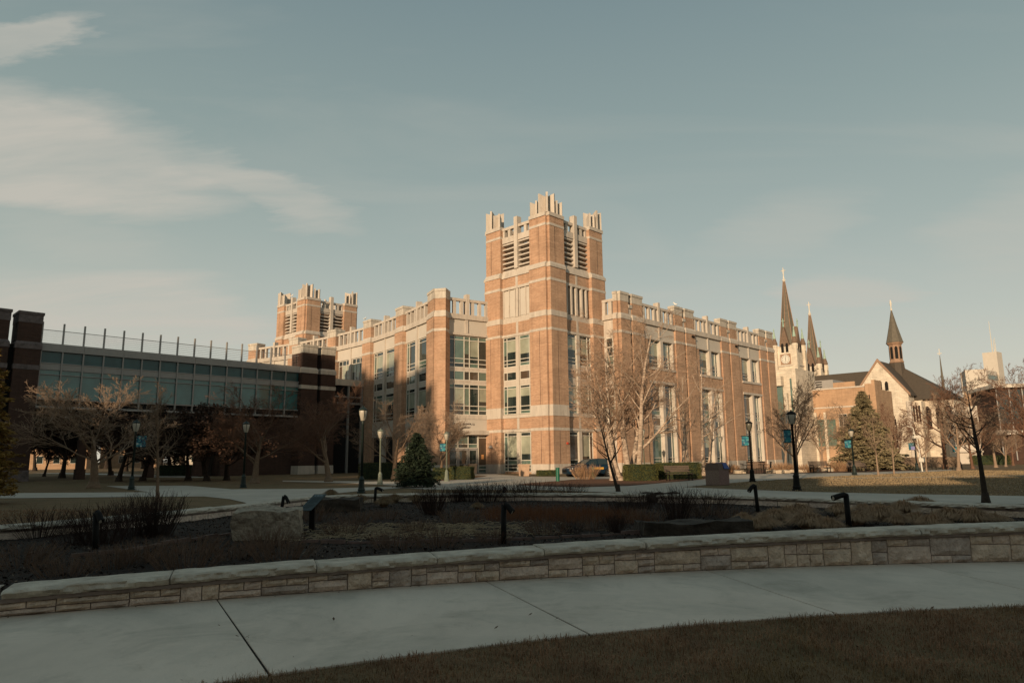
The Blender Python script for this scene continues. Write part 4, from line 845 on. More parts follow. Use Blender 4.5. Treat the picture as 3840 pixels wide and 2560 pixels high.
# conifers
def conifer(seed, H, W, rows, per, up=.0, clump=26, ln=.12, droop=.25, pw=.85):
    rng = random.Random(seed); tr = MB().tube([(0, 0, -.1), (0, 0, H*.97)], [.035*H*.6, .02], 7); cr = MB()
    for i in range(rows):
        t = (i+.5)/rows; z = H*(.06+.92*t); rr = W*(1-t)**pw*(.75+.25*rng.random())
        n = max(4, int(per*(1-t*.75)))
        for j in range(n):
            a = 2*math.pi*(j+rng.random())/n; L_ = rr*rng.uniform(.55, 1.15); e = Vector((math.cos(a), math.sin(a), 0)); s_ = Vector((-e.y, e.x, 0))
            tip = e*L_+Vector((0, 0, z-droop*L_+rng.uniform(-.1, .1))); root = Vector((0, 0, z))
            cr.tube([root, root.lerp(tip, .5)+Vector((0, 0, .04*L_)), tip], [.02, .014, .006], 3, cap=False)
            for c in range(clump):
                q = rng.random()**.55; p = root.lerp(tip, q)+s_*rng.uniform(-.22, .22)*L_*(1.15-q*.7)+Vector((0, 0, rng.uniform(-.09, .06)))
                dr = (e*rng.uniform(.2, 1)+s_*rng.uniform(-.9, .9)+Vector((0, 0, rng.uniform(-.5, .35)))).normalized(); w = perp(dr, rng)*ln*.32
                cr.add([p-w, p+w, p+dr*ln*rng.uniform(.8, 1.6)], [(0, 1, 2)])
    return tr, cr
def mk_con(name, label, loc, mb, nm, rz=0):
    o = thing(name, label, 'tree', loc, rz); mb[0].build('trunk', BARKD, o, fix=False); mb[1].build('crown', nm, o, fix=False); return o
mk_con('spruce', 'dark young spruce beside the iron lamp in front of the curved wing', at(1562, 1826), conifer(3, 3.2, 1.65, 26, 24, clump=34, ln=.12, droop=.08, pw=.62), NEEDLE)
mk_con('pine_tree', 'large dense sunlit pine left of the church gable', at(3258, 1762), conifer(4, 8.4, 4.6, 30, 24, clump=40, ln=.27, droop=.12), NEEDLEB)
mk_con('spruce', 'low dark evergreen at the foot of the large pine', at(3345, 1760), conifer(6, 2.6, 2.4, 12, 16, clump=30, ln=.2, droop=.2), NEEDLE)
mk_con('arborvitae', 'tall yellowed evergreen cut by the left edge of the picture', at(-140, 1893), conifer(5, 6.9, 1.9, 40, 24, clump=44, ln=.14, droop=.02, pw=.42), LEAFY)
# hedges: clipped outline filled with small leaves over a dark core
def hedge(label, loc, rz, lx, ly, h, n, seed, leaf=.05, rnd_=.3, name='hedge'):
    rng = random.Random(seed); o = thing(name, label, 'hedge', loc, rz); co = MB(); lf = MB()
    def outline(u, w):
        a = u*2*math.pi; ca, sa = math.cos(a), math.sin(a); e = 1.0/ (abs(ca)**4+abs(sa)**4)**.25
        hh = min(1, w/.82) if w < .82 else 1; k = 1 if w < .82 else math.sqrt(max(0, 1-((w-.82)/.18)**2))*.0+ (1-(w-.82)/.18)
        return Vector((lx/2*ca*e*(k if w >= .82 else 1), ly/2*sa*e*(k if w >= .82 else 1), h*hh*(1-.12*(1-k) if w < .82 else 1-.06*(1-k)+.06)))
    m = 24; V = []; rows = [0, .2, .5, .8, .82, .9, 1.0]
    for w in rows:
        for i in range(m): p = outline(i/m, w); s = .93+.05*noise.noise(p*2.5); V.append((p.x*s, p.y*s, p.z*.96))
    co.add(V, [(j*m+i, j*m+(i+1) % m, (j+1)*m+(i+1) % m, (j+1)*m+i) for j in range(len(rows)-1) for i in range(m)]); co.build('core', NEEDLE, o, fix=False)
    for i in range(n):
        w = rng.random()*.82 if rng.random() < .62 else .82+.18*rng.random(); p = outline(rng.random(), w); p.z = max(.03, p.z); k = 1+.07*noise.noise(p*2.2)+rng.uniform(-.05, .03); p = Vector((p.x*k, p.y*k, p.z*(1+.03*noise.noise(p*3))))
        d = Vector((rng.gauss(0, 1), rng.gauss(0, 1), rng.gauss(.3, 1))).normalized(); a = perp(d, rng)*leaf*.5; b = d.cross(a).normalized()*leaf
        lf.add([p-a, p+b*.6, p+a, p-b*.5], [(0, 1, 2, 3)])
    lf.build('foliage', LEAFH, o, fix=False); return o
P0, P1 = at(2345, 1806), at(2455, 1811)
hedge('clipped green hedge block with its left end nearest the birch trunks', at(2402, 1802), .2, 2.2, 1.5, 1.05, 9000, 1)
hedge('long clipped hedge behind the wooden park bench', at(2545, 1795), .25, 3.3, 1.6, 1.1, 11000, 2)
hedge('rounded clipped bush in front of the entrance doors', at(1732, 1797), 0, 1.9, 1.5, .95, 6500, 3, name='bush')
hedge('low shaded bush left of the entrance banner lamp', at(1655, 1797), 0, 1.3, 1.2, .85, 4500, 4, name='bush')
hedge('low ground cover hedge by the parked car bonnet', at(2053, 1784), .3, 2.0, .8, .5, 3000, 5)
hedge('dark clipped hedge behind the lamp near the footbridge', at(1440, 1795), 0, 4.2, 1.5, 1.3, 6000, 6)
hedge('long dark hedge in the shade under the footbridge', at(700, 1782), .1, 7, 1.3, 1.2, 6000, 7)
hedge('brown sunlit hedge at the far right of the lawn', at(3715, 1742), .1, 9, 2.0, 1.9, 6000, 8, .12)
HB_ = hedge('low brown hedge behind the two walkers', at(3440, 1752), .1, 12, 1.5, 1.3, 7000, 9, .12).children
for c_ in HB_: c_.data.materials[0] = BARKL
# twiggy shrubs
SHR = mat('dark_shrub_stems', (.036, .020, .015), .95, .3, 3); SHB = mat('tan_shrub_stems', (.30, .18, .10), .95, .3, 3); STRAW = mat('dry_straw', (.5, .42, .29), .95, .3, 5)
GRS = mat('tan_ornamental_grass', (.34, .225, .135), .95, .4, 6); RGR = mat('russet_grass', (.15, .06, .025), .95, .3, 3)
def stems(seed, n, h, sp, r=.006, kids=3, lean=.6):
    rng = random.Random(seed); b = MB()
    for i in range(n):
        a = rng.uniform(0, 6.283); q = rng.random()**.6; p = Vector((math.cos(a)*q*sp*.35, math.sin(a)*q*sp*.35, 0)); d = Vector((math.cos(a)*q*lean, math.sin(a)*q*lean, 1)).normalized(); L_ = h*rng.uniform(.65, 1.05)
        m = p+d*L_*.5+Vector((rng.uniform(-.03, .03), rng.uniform(-.03, .03), 0))*h; e = p+d*L_+Vector((rng.uniform(-.07, .07), rng.uniform(-.07, .07), 0))*h
        b.tube([p, m, e], [r, r*.8, r*.45], 3, cap=False)
        for k in range(kids):
            t = rng.uniform(.35, .9); s = (p.lerp(m, t*2) if t < .5 else m.lerp(e, t*2-1)); dd = (d+perp(d, rng)*rng.uniform(.3, .7)).normalized(); b.tube([s, s+dd*L_*rng.uniform(.15, .35)], [r*.6, r*.3], 3, cap=False)
    return b
def tuft(seed, n, h, sp, w=.006):
    rng = random.Random(seed); b = MB()
    for i in range(n):
        a = rng.uniform(0, 6.283); q = rng.random()**.5; e = Vector((math.cos(a), math.sin(a), 0)); p = e*q*sp*.22; reach = sp*rng.uniform(.25, .55)*(.3+q); top = h*rng.uniform(.7, 1.05)*(1.1-.5*q)
        s_ = Vector((-e.y, e.x, 0))*w; e = (e+Vector((rng.uniform(-.5, .5), rng.uniform(-.5, .5), 0))).normalized()
        p1 = p+e*reach*.35+Vector((0, 0, top*.8)); p2 = p+e*reach*.8+Vector((0, 0, top*.95)); p3 = p+e*reach*1.25+Vector((0, 0, top*rng.uniform(.35, .75)))
        b.add([p-s_, p+s_, p1+s_, p1-s_, p2+s_*.8, p2-s_*.8, p3], [(0, 1, 2, 3), (3, 2, 4, 5), (5, 4, 6)])
    return b
def plant(name, label, cat, group, P, mb, m, rz=0, s=1):
    o = mb.build(name, m, None, fix=False); o.location = P; o.rotation_euler.z = rz; o.scale = (s,)*3 if isinstance(s, (int, float)) else s; return tag(o, label, cat, group)
def pdup(o, P, rz, s, label):
    c = o.copy(); COL.objects.link(c); c.location = P; c.rotation_euler.z = rz; c.scale = (s,)*3 if isinstance(s, (int, float)) else s; c['label'] = label; return c
# ------------------------------------------------------------------ near sidewalk, wall and planting bed
WC, WR = Vector((8.738, -23.357, 0)), 34.067; EC, ER = Vector((6.80, -10.661, 0)), 18.405
def s_of(x, y): return WR*math.atan2(x-WC.x, y-WC.y)
def near(s, d, z):
    p = s/WR; return (WC.x+(WR-d)*math.sin(p), WC.y+(WR-d)*math.cos(p), z)
def capz(s): x = near(s, 0, 0)[0]; return .40+.0195*max(-8, min(12, x))
wj = [(-6.7, None), None]
jn = [(at(1000-.0, 2520), at(800, 2268)), (at(2200, 2375), at(1825, 2188)), (at(3160, 2310), at(2660, 2145)), (at(3840, 2213), at(3450, 2122))]
def circ_pt(C, Rr, ang): return Vector((C.x+Rr*math.sin(ang), C.y+Rr*math.cos(ang), 0))
wa = [math.atan2(b.x-WC.x, b.y-WC.y) for a, b in jn]; ea = []
for a, b in jn:   # where the joint line meets the lawn edge
    d = (a-b); lo, hi = 0, 3
    for _ in range(40):
        m = (lo+hi)/2; q = b+d*m
        if (q-EC).length > ER: lo = m
        else: hi = m
    q = b+d*lo; ea.append(math.atan2(q.x-EC.x, q.y-EC.y))
dw, de = wa[1]-wa[0], ea[1]-ea[0]
wa = [wa[0]-k*dw for k in (4, 3, 2, 1)]+wa+[wa[-1]+k*dw for k in (1, 2, 3, 4)]; ea = [ea[0]-k*de*1.05 for k in (4, 3, 2, 1)]+ea+[ea[-1]+k*de*.85 for k in (1, 2, 3, 4)]
sw = bpy.data.objects.new('sidewalk', None); COL.objects.link(sw); tag(sw, kind='structure')
for i in range(len(wa)-1):
    n = 10; g = .006/WR
    A_ = [circ_pt(WC, WR+.25, wa[i]+g+(wa[i+1]-wa[i]-2*g)*k/n) for k in range(n+1)]; B_ = [circ_pt(EC, ER, ea[i]+.0006+(ea[i+1]-ea[i]-.0012)*k/n) for k in range(n+1)]
    poly = [(p.x, p.y) for p in A_]+[(p.x, p.y) for p in reversed(B_)]
    MB().prism(poly, -.12, .014).build('slab', CONC, sw, bevel=.008)
poly = [circ_pt(WC, WR+.3, wa[0]+(wa[-1]-wa[0])*k/30) for k in range(31)]+[circ_pt(EC, ER+.02, ea[-1]+(ea[0]-ea[-1])*k/30) for k in range(31)]
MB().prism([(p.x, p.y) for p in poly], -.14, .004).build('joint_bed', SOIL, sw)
def jit(p, a, f, seed=0):
    v = Vector(p); q = noise.noise_vector(v*f+Vector((seed, seed, seed))); return v+q*a
def capstone(path, s0, s1, zf, par, d_in, d_out, th, m, n=14, rough_=1.0):
    b = MB(); b.sm = False; prof = [(d_out-.035, -th), (d_out+.012, -th*.7), (d_out+.01, -th*.35), (d_out-.012, -.012), (d_out-.05, .003), (d_in*.35, .0), (d_in*.7, .003), (d_in, -.015), (d_in+.01, -th)]
    V = []; np_ = len(prof); zo = rnd.uniform(-.008, .008); seed_ = rnd.uniform(0, 50)
    for i in range(n+1):
        t = i/n; s = s0+(s1-s0)*t; e = .014 if i in (0, n) else 0
        for j, (d, z) in enumerate(prof):
            p = Vector(path(s, d*(1-e)+e*-.1, zf(s)+z+zo-(e if 1 < j < 7 else 0)))
            o = Vector((0, 0, noise.noise(p*4)*.006))
            if j < 4:      # chiselled front: facets pushed in and out, edge nearly straight
                pr = Vector(path(s, 1, 0))-Vector(path(s, 0, 0)); f1 = noise.noise(Vector((s*5, j*.9, seed_))); f2 = noise.noise(Vector((s*13, j*1.7, seed_+4))); k_ = (.6, 1.0, 1.0, .38)[j]
                c_ = noise.cell(Vector((s*7+j*.5, j*.51, seed_)))-.5
                o = o+pr*(k_*rough_*(.022*f1+.016*f2+.03*c_))+Vector((0, 0, k_*rough_*.012*f2))
            else: o = o+noise.noise_vector(p*6)*.004
            V.append(p+o)
    Fc = [(i*np_+j, i*np_+(j+1) % np_, (i+1)*np_+(j+1) % np_, (i+1)*np_+j) for i in range(n) for j in range(np_)]
    Fc += [tuple(range(np_)), tuple(range(n*np_, (n+1)*np_))[::-1]]
    b.add(V, Fc); return b.build('cap_stone', m, par)
gw = thing('garden_wall', 'low curved limestone wall with thick rough cap stones along the sidewalk', 'wall', (0, 0, 0))
cj = [(-900, 2260), (-380, 2215), (32, 2185), (653, 2132), (1181, 2100), (1622, 2070), (2022, 2048), (2400, 2025), (2750, 2003), (3115, 1990), (3441, 1980), (3700, 1968), (4050, 1955), (4500, 1945)]
cs_ = []
for u, v in cj:
    z = .42
    for _ in range(4): P = at(u, v, z); z = capz(s_of(P.x, P.y))
    cs_.append(s_of(P.x, P.y))
cs_ = [cs_[0]-3, cs_[0]-1.5]+cs_+[cs_[-1]+1.4*k for k in (1, 2, 3, 4)]
for i in range(len(cs_)-1):
    g0 = .045 if i == 4 else .006; g1 = .045 if i == 3 else .03 if i == 8 else .006
    capstone(near, cs_[i]+g0, cs_[i+1]-g1, capz, gw, -.52, .085, .10, CAPL, 60)
b = MB(); S0, S1 = cs_[0], cs_[-1]; n = 60
V = []
for i in range(n+1):
    s = S0+(S1-S0)*i/n; zc = capz(s)-.1
    V += [near(s, -.035, 0), near(s, -.035, zc-.04), near(s, .015, zc-.04), near(s, .015, zc), near(s, -.5, zc), near(s, -.5, 0)]
b.add(V, [(i*6+j, i*6+(j+1) % 6, (i+1)*6+(j+1) % 6, (i+1)*6+j) for i in range(n) for j in range(6)]); b.build('mortar_core', MORTAR, gw)
def wallstone(s0, s1, z0, z1, par, m):
    nx_, nz_ = max(2, int((s1-s0)/.07)), max(2, int((z1-z0)/.055)); V = []; g = .006
    for j in range(nz_+1):
        for i in range(nx_+1):
            s = s0+g+(s1-s0-2*g)*i/nx_; z = z0+g+(z1-z0-2*g)*j/nz_; edge = i in (0, nx_) or j in (0, nz_)
            p = Vector(near(s, 0, z)); k = noise.noise(p*6)*.5+noise.noise(p*15)*.4
            d = -.02 if edge else .022+.06*k; js = noise.noise_vector(p*9)*.006 if edge else Vector((0, 0, 0))
            V.append(Vector(near(s, d, z))+js*1.4)
    w = nx_+1; nf = len(V); Fc = [(j*w+i, j*w+i+1, (j+1)*w+i+1, (j+1)*w+i) for j in range(nz_) for i in range(nx_)]
    rim = [i for i in range(w)]+[j*w+nx_ for j in range(1, nz_+1)]+[nz_*w+i for i in range(nx_-1, -1, -1)]+[j*w for j in range(nz_-1, 0, -1)]
    for k in rim: p = V[k]; e = (p-WC); e.z = 0; V.append(p+e.normalized()*.03)
    n2 = len(rim); Fc += [(rim[i], rim[(i+1) % n2], nf+(i+1) % n2, nf+i) for i in range(n2)]
    MB().add(V, Fc).build('wall_stone', m, par)
s = S0+1.2; rs = random.Random(12); cnt = 0
while s < S1-1.5:
    w = rs.uniform(.40, .72); zt = capz(s)-.137; zb = .016; h = zt-zb; k = rs.random()*.93+.0; M3 = lambda: rs.choice((LIME, LIME, LIME2, LIME2, LIME3))
    if h < .19:
        q = rs.uniform(.35, .65)
        if k < .35: cells = [(0, q, 0, 1), (q, 1, 0, 1)]
        elif k < .7: c = rs.uniform(.42, .58); cells = [(0, 1, 0, c), (0, q, c, 1), (q, 1, c, 1)]
        else: c = rs.uniform(.42, .6); cells = [(0, q, 0, c), (q, 1, 0, c), (0, 1, c, 1)]
    else:
        q, q2 = rs.uniform(.35, .65), rs.uniform(.35, .65)
        if k < .2: c = rs.uniform(.4, .6); cells = [(0, .58, 0, 1), (.58, 1, 0, c), (.58, 1, c, 1)]
        elif k < .38: c = rs.uniform(.6, .72); cells = [(0, 1, 0, c), (0, q, c, 1), (q, 1, c, 1)]
        elif k < .62: c = rs.uniform(.42, .58); cells = [(0, q, 0, c), (q, 1, 0, c), (0, q2, c, 1), (q2, 1, c, 1)]
        elif k < .8: c = rs.uniform(.28, .4); cells = [(0, q, 0, c), (q, 1, 0, c), (0, 1, c, 1)]
        else: c, c2 = rs.uniform(.3, .4), rs.uniform(.62, .72); cells = [(0, q, 0, c2), (q, 1, 0, c), (q, 1, c, c2), (0, q2, c2, 1), (q2, 1, c2, 1)]
    for a, b_, c, d in cells: wallstone(s+a*w, s+b_*w, zb+c*h, zb+d*h, gw, M3()); cnt += 1
    s += w
print('wall stones', cnt)
# back wall
bwp = [(-12.5, 8.6), (-10.4, 11.1), (-9.2, 12.8), (-8.5, 13.9), (-7.6, 16.1), (-6.8, 19), (-6.3, 21.6), (-4.6, 22.9), (-2.0, 22.95), (1.2, 22.4), (3.7, 21.6), (6.9, 19.5), (9.4, 16.6), (11.2, 14.6), (13.2, 12.4), (15, 10.6)]
def cat(P, t):
    i = min(int(t), len(P)-2); f_ = t-i; p = [Vector((*P[max(0, min(len(P)-1, k))], 0)) for k in (i-1, i, i+1, i+2)]
    return .5*((2*p[1])+(p[2]-p[0])*f_+(2*p[0]-5*p[1]+4*p[2]-p[3])*f_*f_+(3*p[1]-p[0]-3*p[2]+p[3])*f_**3)
fine = [cat(bwp, i/12) for i in range(12*(len(bwp)-1)+1)]; cum = [0]
for a, b_ in zip(fine[:-1], fine[1:]): cum.append(cum[-1]+(b_-a).length)
def back(s, d, z):
    s = min(max(s, 0), cum[-1]-1e-4); i = int(np.searchsorted(cum, s, side='right'))-1; i = min(i, len(fine)-2)
    t = (s-cum[i])/(cum[i+1]-cum[i]); p = fine[i].lerp(fine[i+1], t); u = (fine[i+1]-fine[i]).normalized(); return (p.x+u.y*d, p.y-u.x*d, z)
bw = thing('back_wall', 'low pale stone wall curving behind the planting bed', 'wall', (0, 0, 0))
s = 0
while s < cum[-1]-1.6:
    l_ = rs.uniform(1.0, 1.7); capstone(back, s, s+l_-.015, lambda q: .5, bw, -.45, .06, .10, CAPL, 20, .8); s += l_
b = MB(); V = []; n = 110
for i in range(n+1): s = cum[-1]*i/n; V += [back(s, .0, -.05), back(s, .0, .4), back(s, -.4, .4), back(s, -.4, -.05)]
b.add(V, [(i*4+j, i*4+(j+1) % 4, (i+1)*4+(j+1) % 4, (i+1)*4+j) for i in range(n) for j in range(4)]); b.build('mortar_core', MORTAR, bw)
s = 3.
while s < cum[-1]-3:
    w = rs.uniform(.5, .9); MB().add([back(s+.01, 0, .1), back(s+w-.01, 0, .1), back(s+w-.01, .02, .375), back(s+.01, .02, .375), back(s+.01, .02, .1), back(s+w-.01, .02, .1)], [(4, 5, 2, 3), (0, 1, 5, 4)]).build('wall_stone', rs.choice((LIME2, LIME)), bw, fix=False); s += w
# soil
inner = [Vector(near(S0+(S1-S0)*i/30, -.3, 0)).xy for i in range(31)]; outer_ = [Vector(back(cum[-1]*i/60, -.2, 0)).xy for i in range(61)]
PX = np.array([p for p in inner]+[p for p in reversed(outer_)])
def inside(x, y):
    r = np.zeros(x.shape, bool); j = len(PX)-1
    for i in range(len(PX)):
        xi, yi = PX[i]; xj, yj = PX[j]
        c = ((yi > y) != (yj > y)) & (x < (xj-xi)*(y-yi)/(yj-yi+1e-12)+xi); r ^= c; j = i
    return r
def soilz(x, y): return .262+.0*x+.03*noise.noise(Vector((x*.6, y*.6, 0)))+.02*noise.noise(Vector((x*3, y*3, 5)))
xs, ys = np.arange(-13, 15.2, .13), np.arange(4, 24, .13); gx, gy = np.meshgrid(xs, ys); ins = inside(gx, gy)
idx = -np.ones(gx.shape, int); V = []
for j in range(gx.shape[0]):
    for i in range(gx.shape[1]):
        if ins[j, i]: idx[j, i] = len(V); V.append((gx[j, i], gy[j, i], soilz(gx[j, i], gy[j, i])))
Fc = [(idx[j, i], idx[j, i+1], idx[j+1, i+1], idx[j+1, i]) for j in range(gx.shape[0]-1) for i in range(gx.shape[1]-1) if min(idx[j, i], idx[j, i+1], idx[j+1, i+1], idx[j+1, i]) >= 0]
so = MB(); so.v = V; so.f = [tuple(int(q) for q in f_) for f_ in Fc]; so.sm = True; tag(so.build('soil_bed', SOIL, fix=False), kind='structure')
rg = np.random.RandomState(4)
def scatter(name, m, n, xr, yr, size, asp, seed, flat=.5, bias=1.4, lift=.01, quad=True, zf=None, clip=True):
    r_ = np.random.RandomState(seed); x = r_.uniform(xr[0], xr[1], n*3); t = r_.rand(n*3)**bias; y = yr[0]+(yr[1]-yr[0])*t
    if clip: k = inside(x, y)
    else: k = np.ones(x.shape, bool)
    x, y = x[k][:n], y[k][:n]; b = MB()
    for i in range(len(x)):
        z = (zf or soilz)(x[i], y[i])+lift*r_.rand(); a = r_.uniform(0, 6.28); l_ = size*r_.uniform(.5, 1.5); w = l_*asp; tl = r_.uniform(-flat, flat); t2 = r_.uniform(-flat, flat)
        c, s = math.cos(a), math.sin(a); dx, dy, dz = c*l_, s*l_, tl*l_; ex, ey, ez = -s*w, c*w, t2*w
        b.add([(x[i]-dx-ex, y[i]-dy-ey, z-dz-ez), (x[i]+dx-ex, y[i]+dy-ey, z+dz-ez), (x[i]+dx+ex, y[i]+dy+ey, z+dz+ez), (x[i]-dx+ex, y[i]-dy+ey, z-dz+ez)], [(0, 1, 2, 3)])
    return tag(b.build(name, m, fix=False), name.replace('_', ' ')+' lying on the planting bed', name.split('_')[-1], kind='stuff')
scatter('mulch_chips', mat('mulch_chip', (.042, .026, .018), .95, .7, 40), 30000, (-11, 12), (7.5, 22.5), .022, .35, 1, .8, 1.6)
scatter('pale_chips', mat('pale_chip', (.13, .095, .07), .95, .5, 30), 1800, (-11, 12), (7.5, 22.5), .02, .4, 2, .8, 1.6)
rs2 = random.Random(9); b = MB()
for i in range(1000):
    cl = rs2.random(); cx = rs2.gauss(-1.9+1.5*math.sin(i*.7), .75); cy = rs2.gauss(13.5+.9*math.cos(i*1.3), .35)
    if not (9.8 < cy < 18): continue
    z = soilz(cx, cy)+.012; a = rs2.gauss(0, .7)+(math.pi if rs2.random() < .5 else 0); l_ = rs2.uniform(.06, .34); w = rs2.uniform(.0025, .006); bend = rs2.uniform(-1.1, 1.1); hh = rs2.random()**3*.09
    pts = []; p = Vector((cx, cy, z))
    for k in range(5): pts.append(p.copy()); a += bend/4; p = p+Vector((math.cos(a), math.sin(a), 0))*l_/4; p.z = z+hh*math.sin(math.pi*(k+1)/4.5)
    u = Vector((0, 0, w)); V = [q_+t_ for q_ in pts for t_ in (-u+Vector((0, w*.8, 0)), u)]
    b.add(V, [(2*k, 2*k+1, 2*k+3, 2*k+2) for k in range(4)])
tag(b.build('dry_straw', STRAW, fix=False), 'pale dry stalks strewn over the middle of the planting bed', 'straw', kind='stuff')
# lawn blades close to the camera
def blades(name, label, n, xr, yr, h, w, seed, m, cond, zf):
    r_ = np.random.RandomState(seed); x = r_.uniform(*xr, n); y = r_.uniform(*yr, n); k = cond(x, y); x, y = x[k], y[k]; n = len(x)
    a = r_.uniform(0, 6.28, n); hh = h*r_.uniform(.4, 1.25, n)*(1+.35*np.sin(x*5.1+np.cos(y*4))); le = r_.uniform(.2, 1.3, n)*hh; ww = w*r_.uniform(.6, 1.4, n); c, s = np.cos(a), np.sin(a); z0 = zf(x, y)
    p = np.empty((n, 5, 3)); ex, ey = -s*ww, c*ww; mx, my = x+c*le*.35, y+s*le*.35
    p[:, 0] = np.c_[x-ex, y-ey, z0]; p[:, 1] = np.c_[x+ex, y+ey, z0]; p[:, 2] = np.c_[mx+ex*.8, my+ey*.8, z0+hh*.62]; p[:, 3] = np.c_[mx-ex*.8, my-ey*.8, z0+hh*.62]; p[:, 4] = np.c_[x+c*le, y+s*le, z0+hh*(1-.25*le/hh)]
    base = (np.arange(n)*5)[:, None]; q = (base+np.array([0, 1, 2, 3])); t = (base+np.array([3, 2, 4]))
    me = bpy.data.meshes.new(name); me.from_pydata(p.reshape(-1, 3).tolist(), [], q.tolist()+t.tolist()); me.materials.append(m); o = bpy.data.objects.new(name, me); COL.objects.link(o)
    return tag(o, label, 'grass', kind='stuff')
def poly_in(px):
    pts = [at(*p) for p in px]
    def f(x, y):
        r = np.zeros(x.shape, bool); j = len(pts)-1
        for i in range(len(pts)):
            c = ((pts[i].y > y) != (pts[j].y > y)) & (x < (pts[j].x-pts[i].x)*(y-pts[i].y)/(pts[j].y-pts[i].y+1e-12)+pts[i].x); r ^= c; j = i
        return r
    return f
RLAWN = poly_in([(2563, 1826), (2723, 1833), (2989, 1843), (3423, 1853), (3840, 1860), (4300, 1866), (4300, 1770), (3840, 1764), (3600, 1762), (3440, 1771), (3250, 1780), (3056, 1789), (2975, 1795), (2808, 1805), (2650, 1818)])
GB = mat('dormant_grass_blade', (.34, .19, .105), .95, .35, 2.2, col2=(.15, .085, .047), detail=8, stain=[(1.1, (.62, .62, .58), -2.5), (4.5, (1.35, 1.3, 1.2), -2.9), (.6, (.72, .9, .62), -2.5)])
blades('lawn_grass', 'short dormant brown grass along the near edge of the sidewalk', 150000, (-4.5, 8), (3.6, 8.2), .048, .0024, 3, GB, lambda x, y: (np.hypot(x-EC.x, y-EC.y) < ER+.012) & (np.abs(x) < y*.85+.6), lambda x, y: 0*x-.004)
blades('lawn_grass', 'dormant grass on the oval lawn left of the planting bed', 60000, (-26, -6), (10, 30), .05, .008, 5, GB, lambda x, y: (~inside(x, y)) & (x < -9.9+0*y) & (y < 25) & (x > -y*.95), lambda x, y: 0*x-.004)
blades('lawn_grass', 'dormant tan grass over the right lawn between the paths', 260000, (12, 75), (22, 76), .055, .013, 6, mat('lawn_tuft', (.38, .28, .165), .95, .35, .35, col2=(.25, .185, .10), detail=9), RLAWN, lambda x, y: np.array([zg(a, b_) for a, b_ in zip(x, y)])-.004)
# russet grass patch and plants
rs3 = random.Random(21); b = MB()
for i in range(4500):
    t = rs3.random(); x = -.75+3.6*t+rs3.gauss(0, .12); y = 16.3-1.2*t+rs3.uniform(-.9, 2.3); h = rs3.uniform(.12, .34)*(1-.3*abs(2*t-1)**3); w = rs3.uniform(.002, .005); a = rs3.uniform(0, 6.28); z = soilz(x, y)-.01
    u = Vector((math.cos(a)*w, math.sin(a)*w, 0)); p = Vector((x, y, z)); q = p+Vector((rs3.uniform(-.05, .05), rs3.uniform(-.05, .05), h)); b.add([p-u, p+u, q], [(0, 1, 2)])
tag(b.build('russet_grass', RGR, fix=False), 'band of upright russet dead grass in the middle of the bed', 'grass', kind='stuff')
def sp(u, v): P = at(u, v, .27); return Vector((P.x, P.y, soilz(P.x, P.y)-.01))
sh = [stems(31, 120, 1.0, 1.25, kids=4), stems(32, 100, 1.0, 1.5, kids=4, lean=.8), stems(33, 140, 1.0, .95, kids=3, lean=.45)]
GS = 'dark leafless shrubs in the planting bed'
items = [(150, 2010, .72, 1, 'leftmost dark twiggy shrub against the pale cap stones'), (390, 2035, .85, 0, 'dark shrub behind the left bent pipe light'), (500, 2010, .8, 0, 'dark shrub between the left pipe light and the sapling'), (585, 2005, .98, 2, 'tallest dark shrub in front of the grey sapling'), (285, 2035, .6, 1, 'small dark shrub left of the left pipe light'),
         (1620, 1925, .85, 2, 'thin upright shrub behind the dry stalks'), (1710, 1880, .6, 2, 'small round dark shrub by the back wall'), (1765, 1878, .72, 0, 'dark shrub second along the back wall'), (1830, 1878, .8, 0, 'dark shrub left of the far pipe light'), (1930, 1876, .82, 1, 'dark shrub right of the far pipe light'), (2005, 1874, .85, 1, 'wide dark shrub right of the middle of the back wall'),
         (2135, 1873, .72, 1, 'dark shrub left of the leaning sapling'), (2410, 1905, .6, 0, 'dark shrub beside the low dark rock'), (2530, 1945, .85, 2, 'tall vase shaped dark shrub in the right of the bed'), (2660, 1930, .72, 1, 'wide low dark shrub right of the vase shaped one'), (2340, 1925, .55, 0, 'dark shrub at the right end of the russet grass'),
         (2310, 2000, .42, 2, 'small spiky shrub in front of the russet grass end'), (2140, 2000, .3, 1, 'tiny shrub just behind the front wall centre')]
fir = {}
for i, (u, v, h, k, lb) in enumerate(items):
    P = sp(u, v); sc_ = (h*.95, h*.95, h*.82)
    if k not in fir: fir[k] = plant('shrub', lb, 'shrub', GS, P, sh[k], SHR, 0, sc_)
    else: pdup(fir[k], P, i*1.7, sc_, lb)
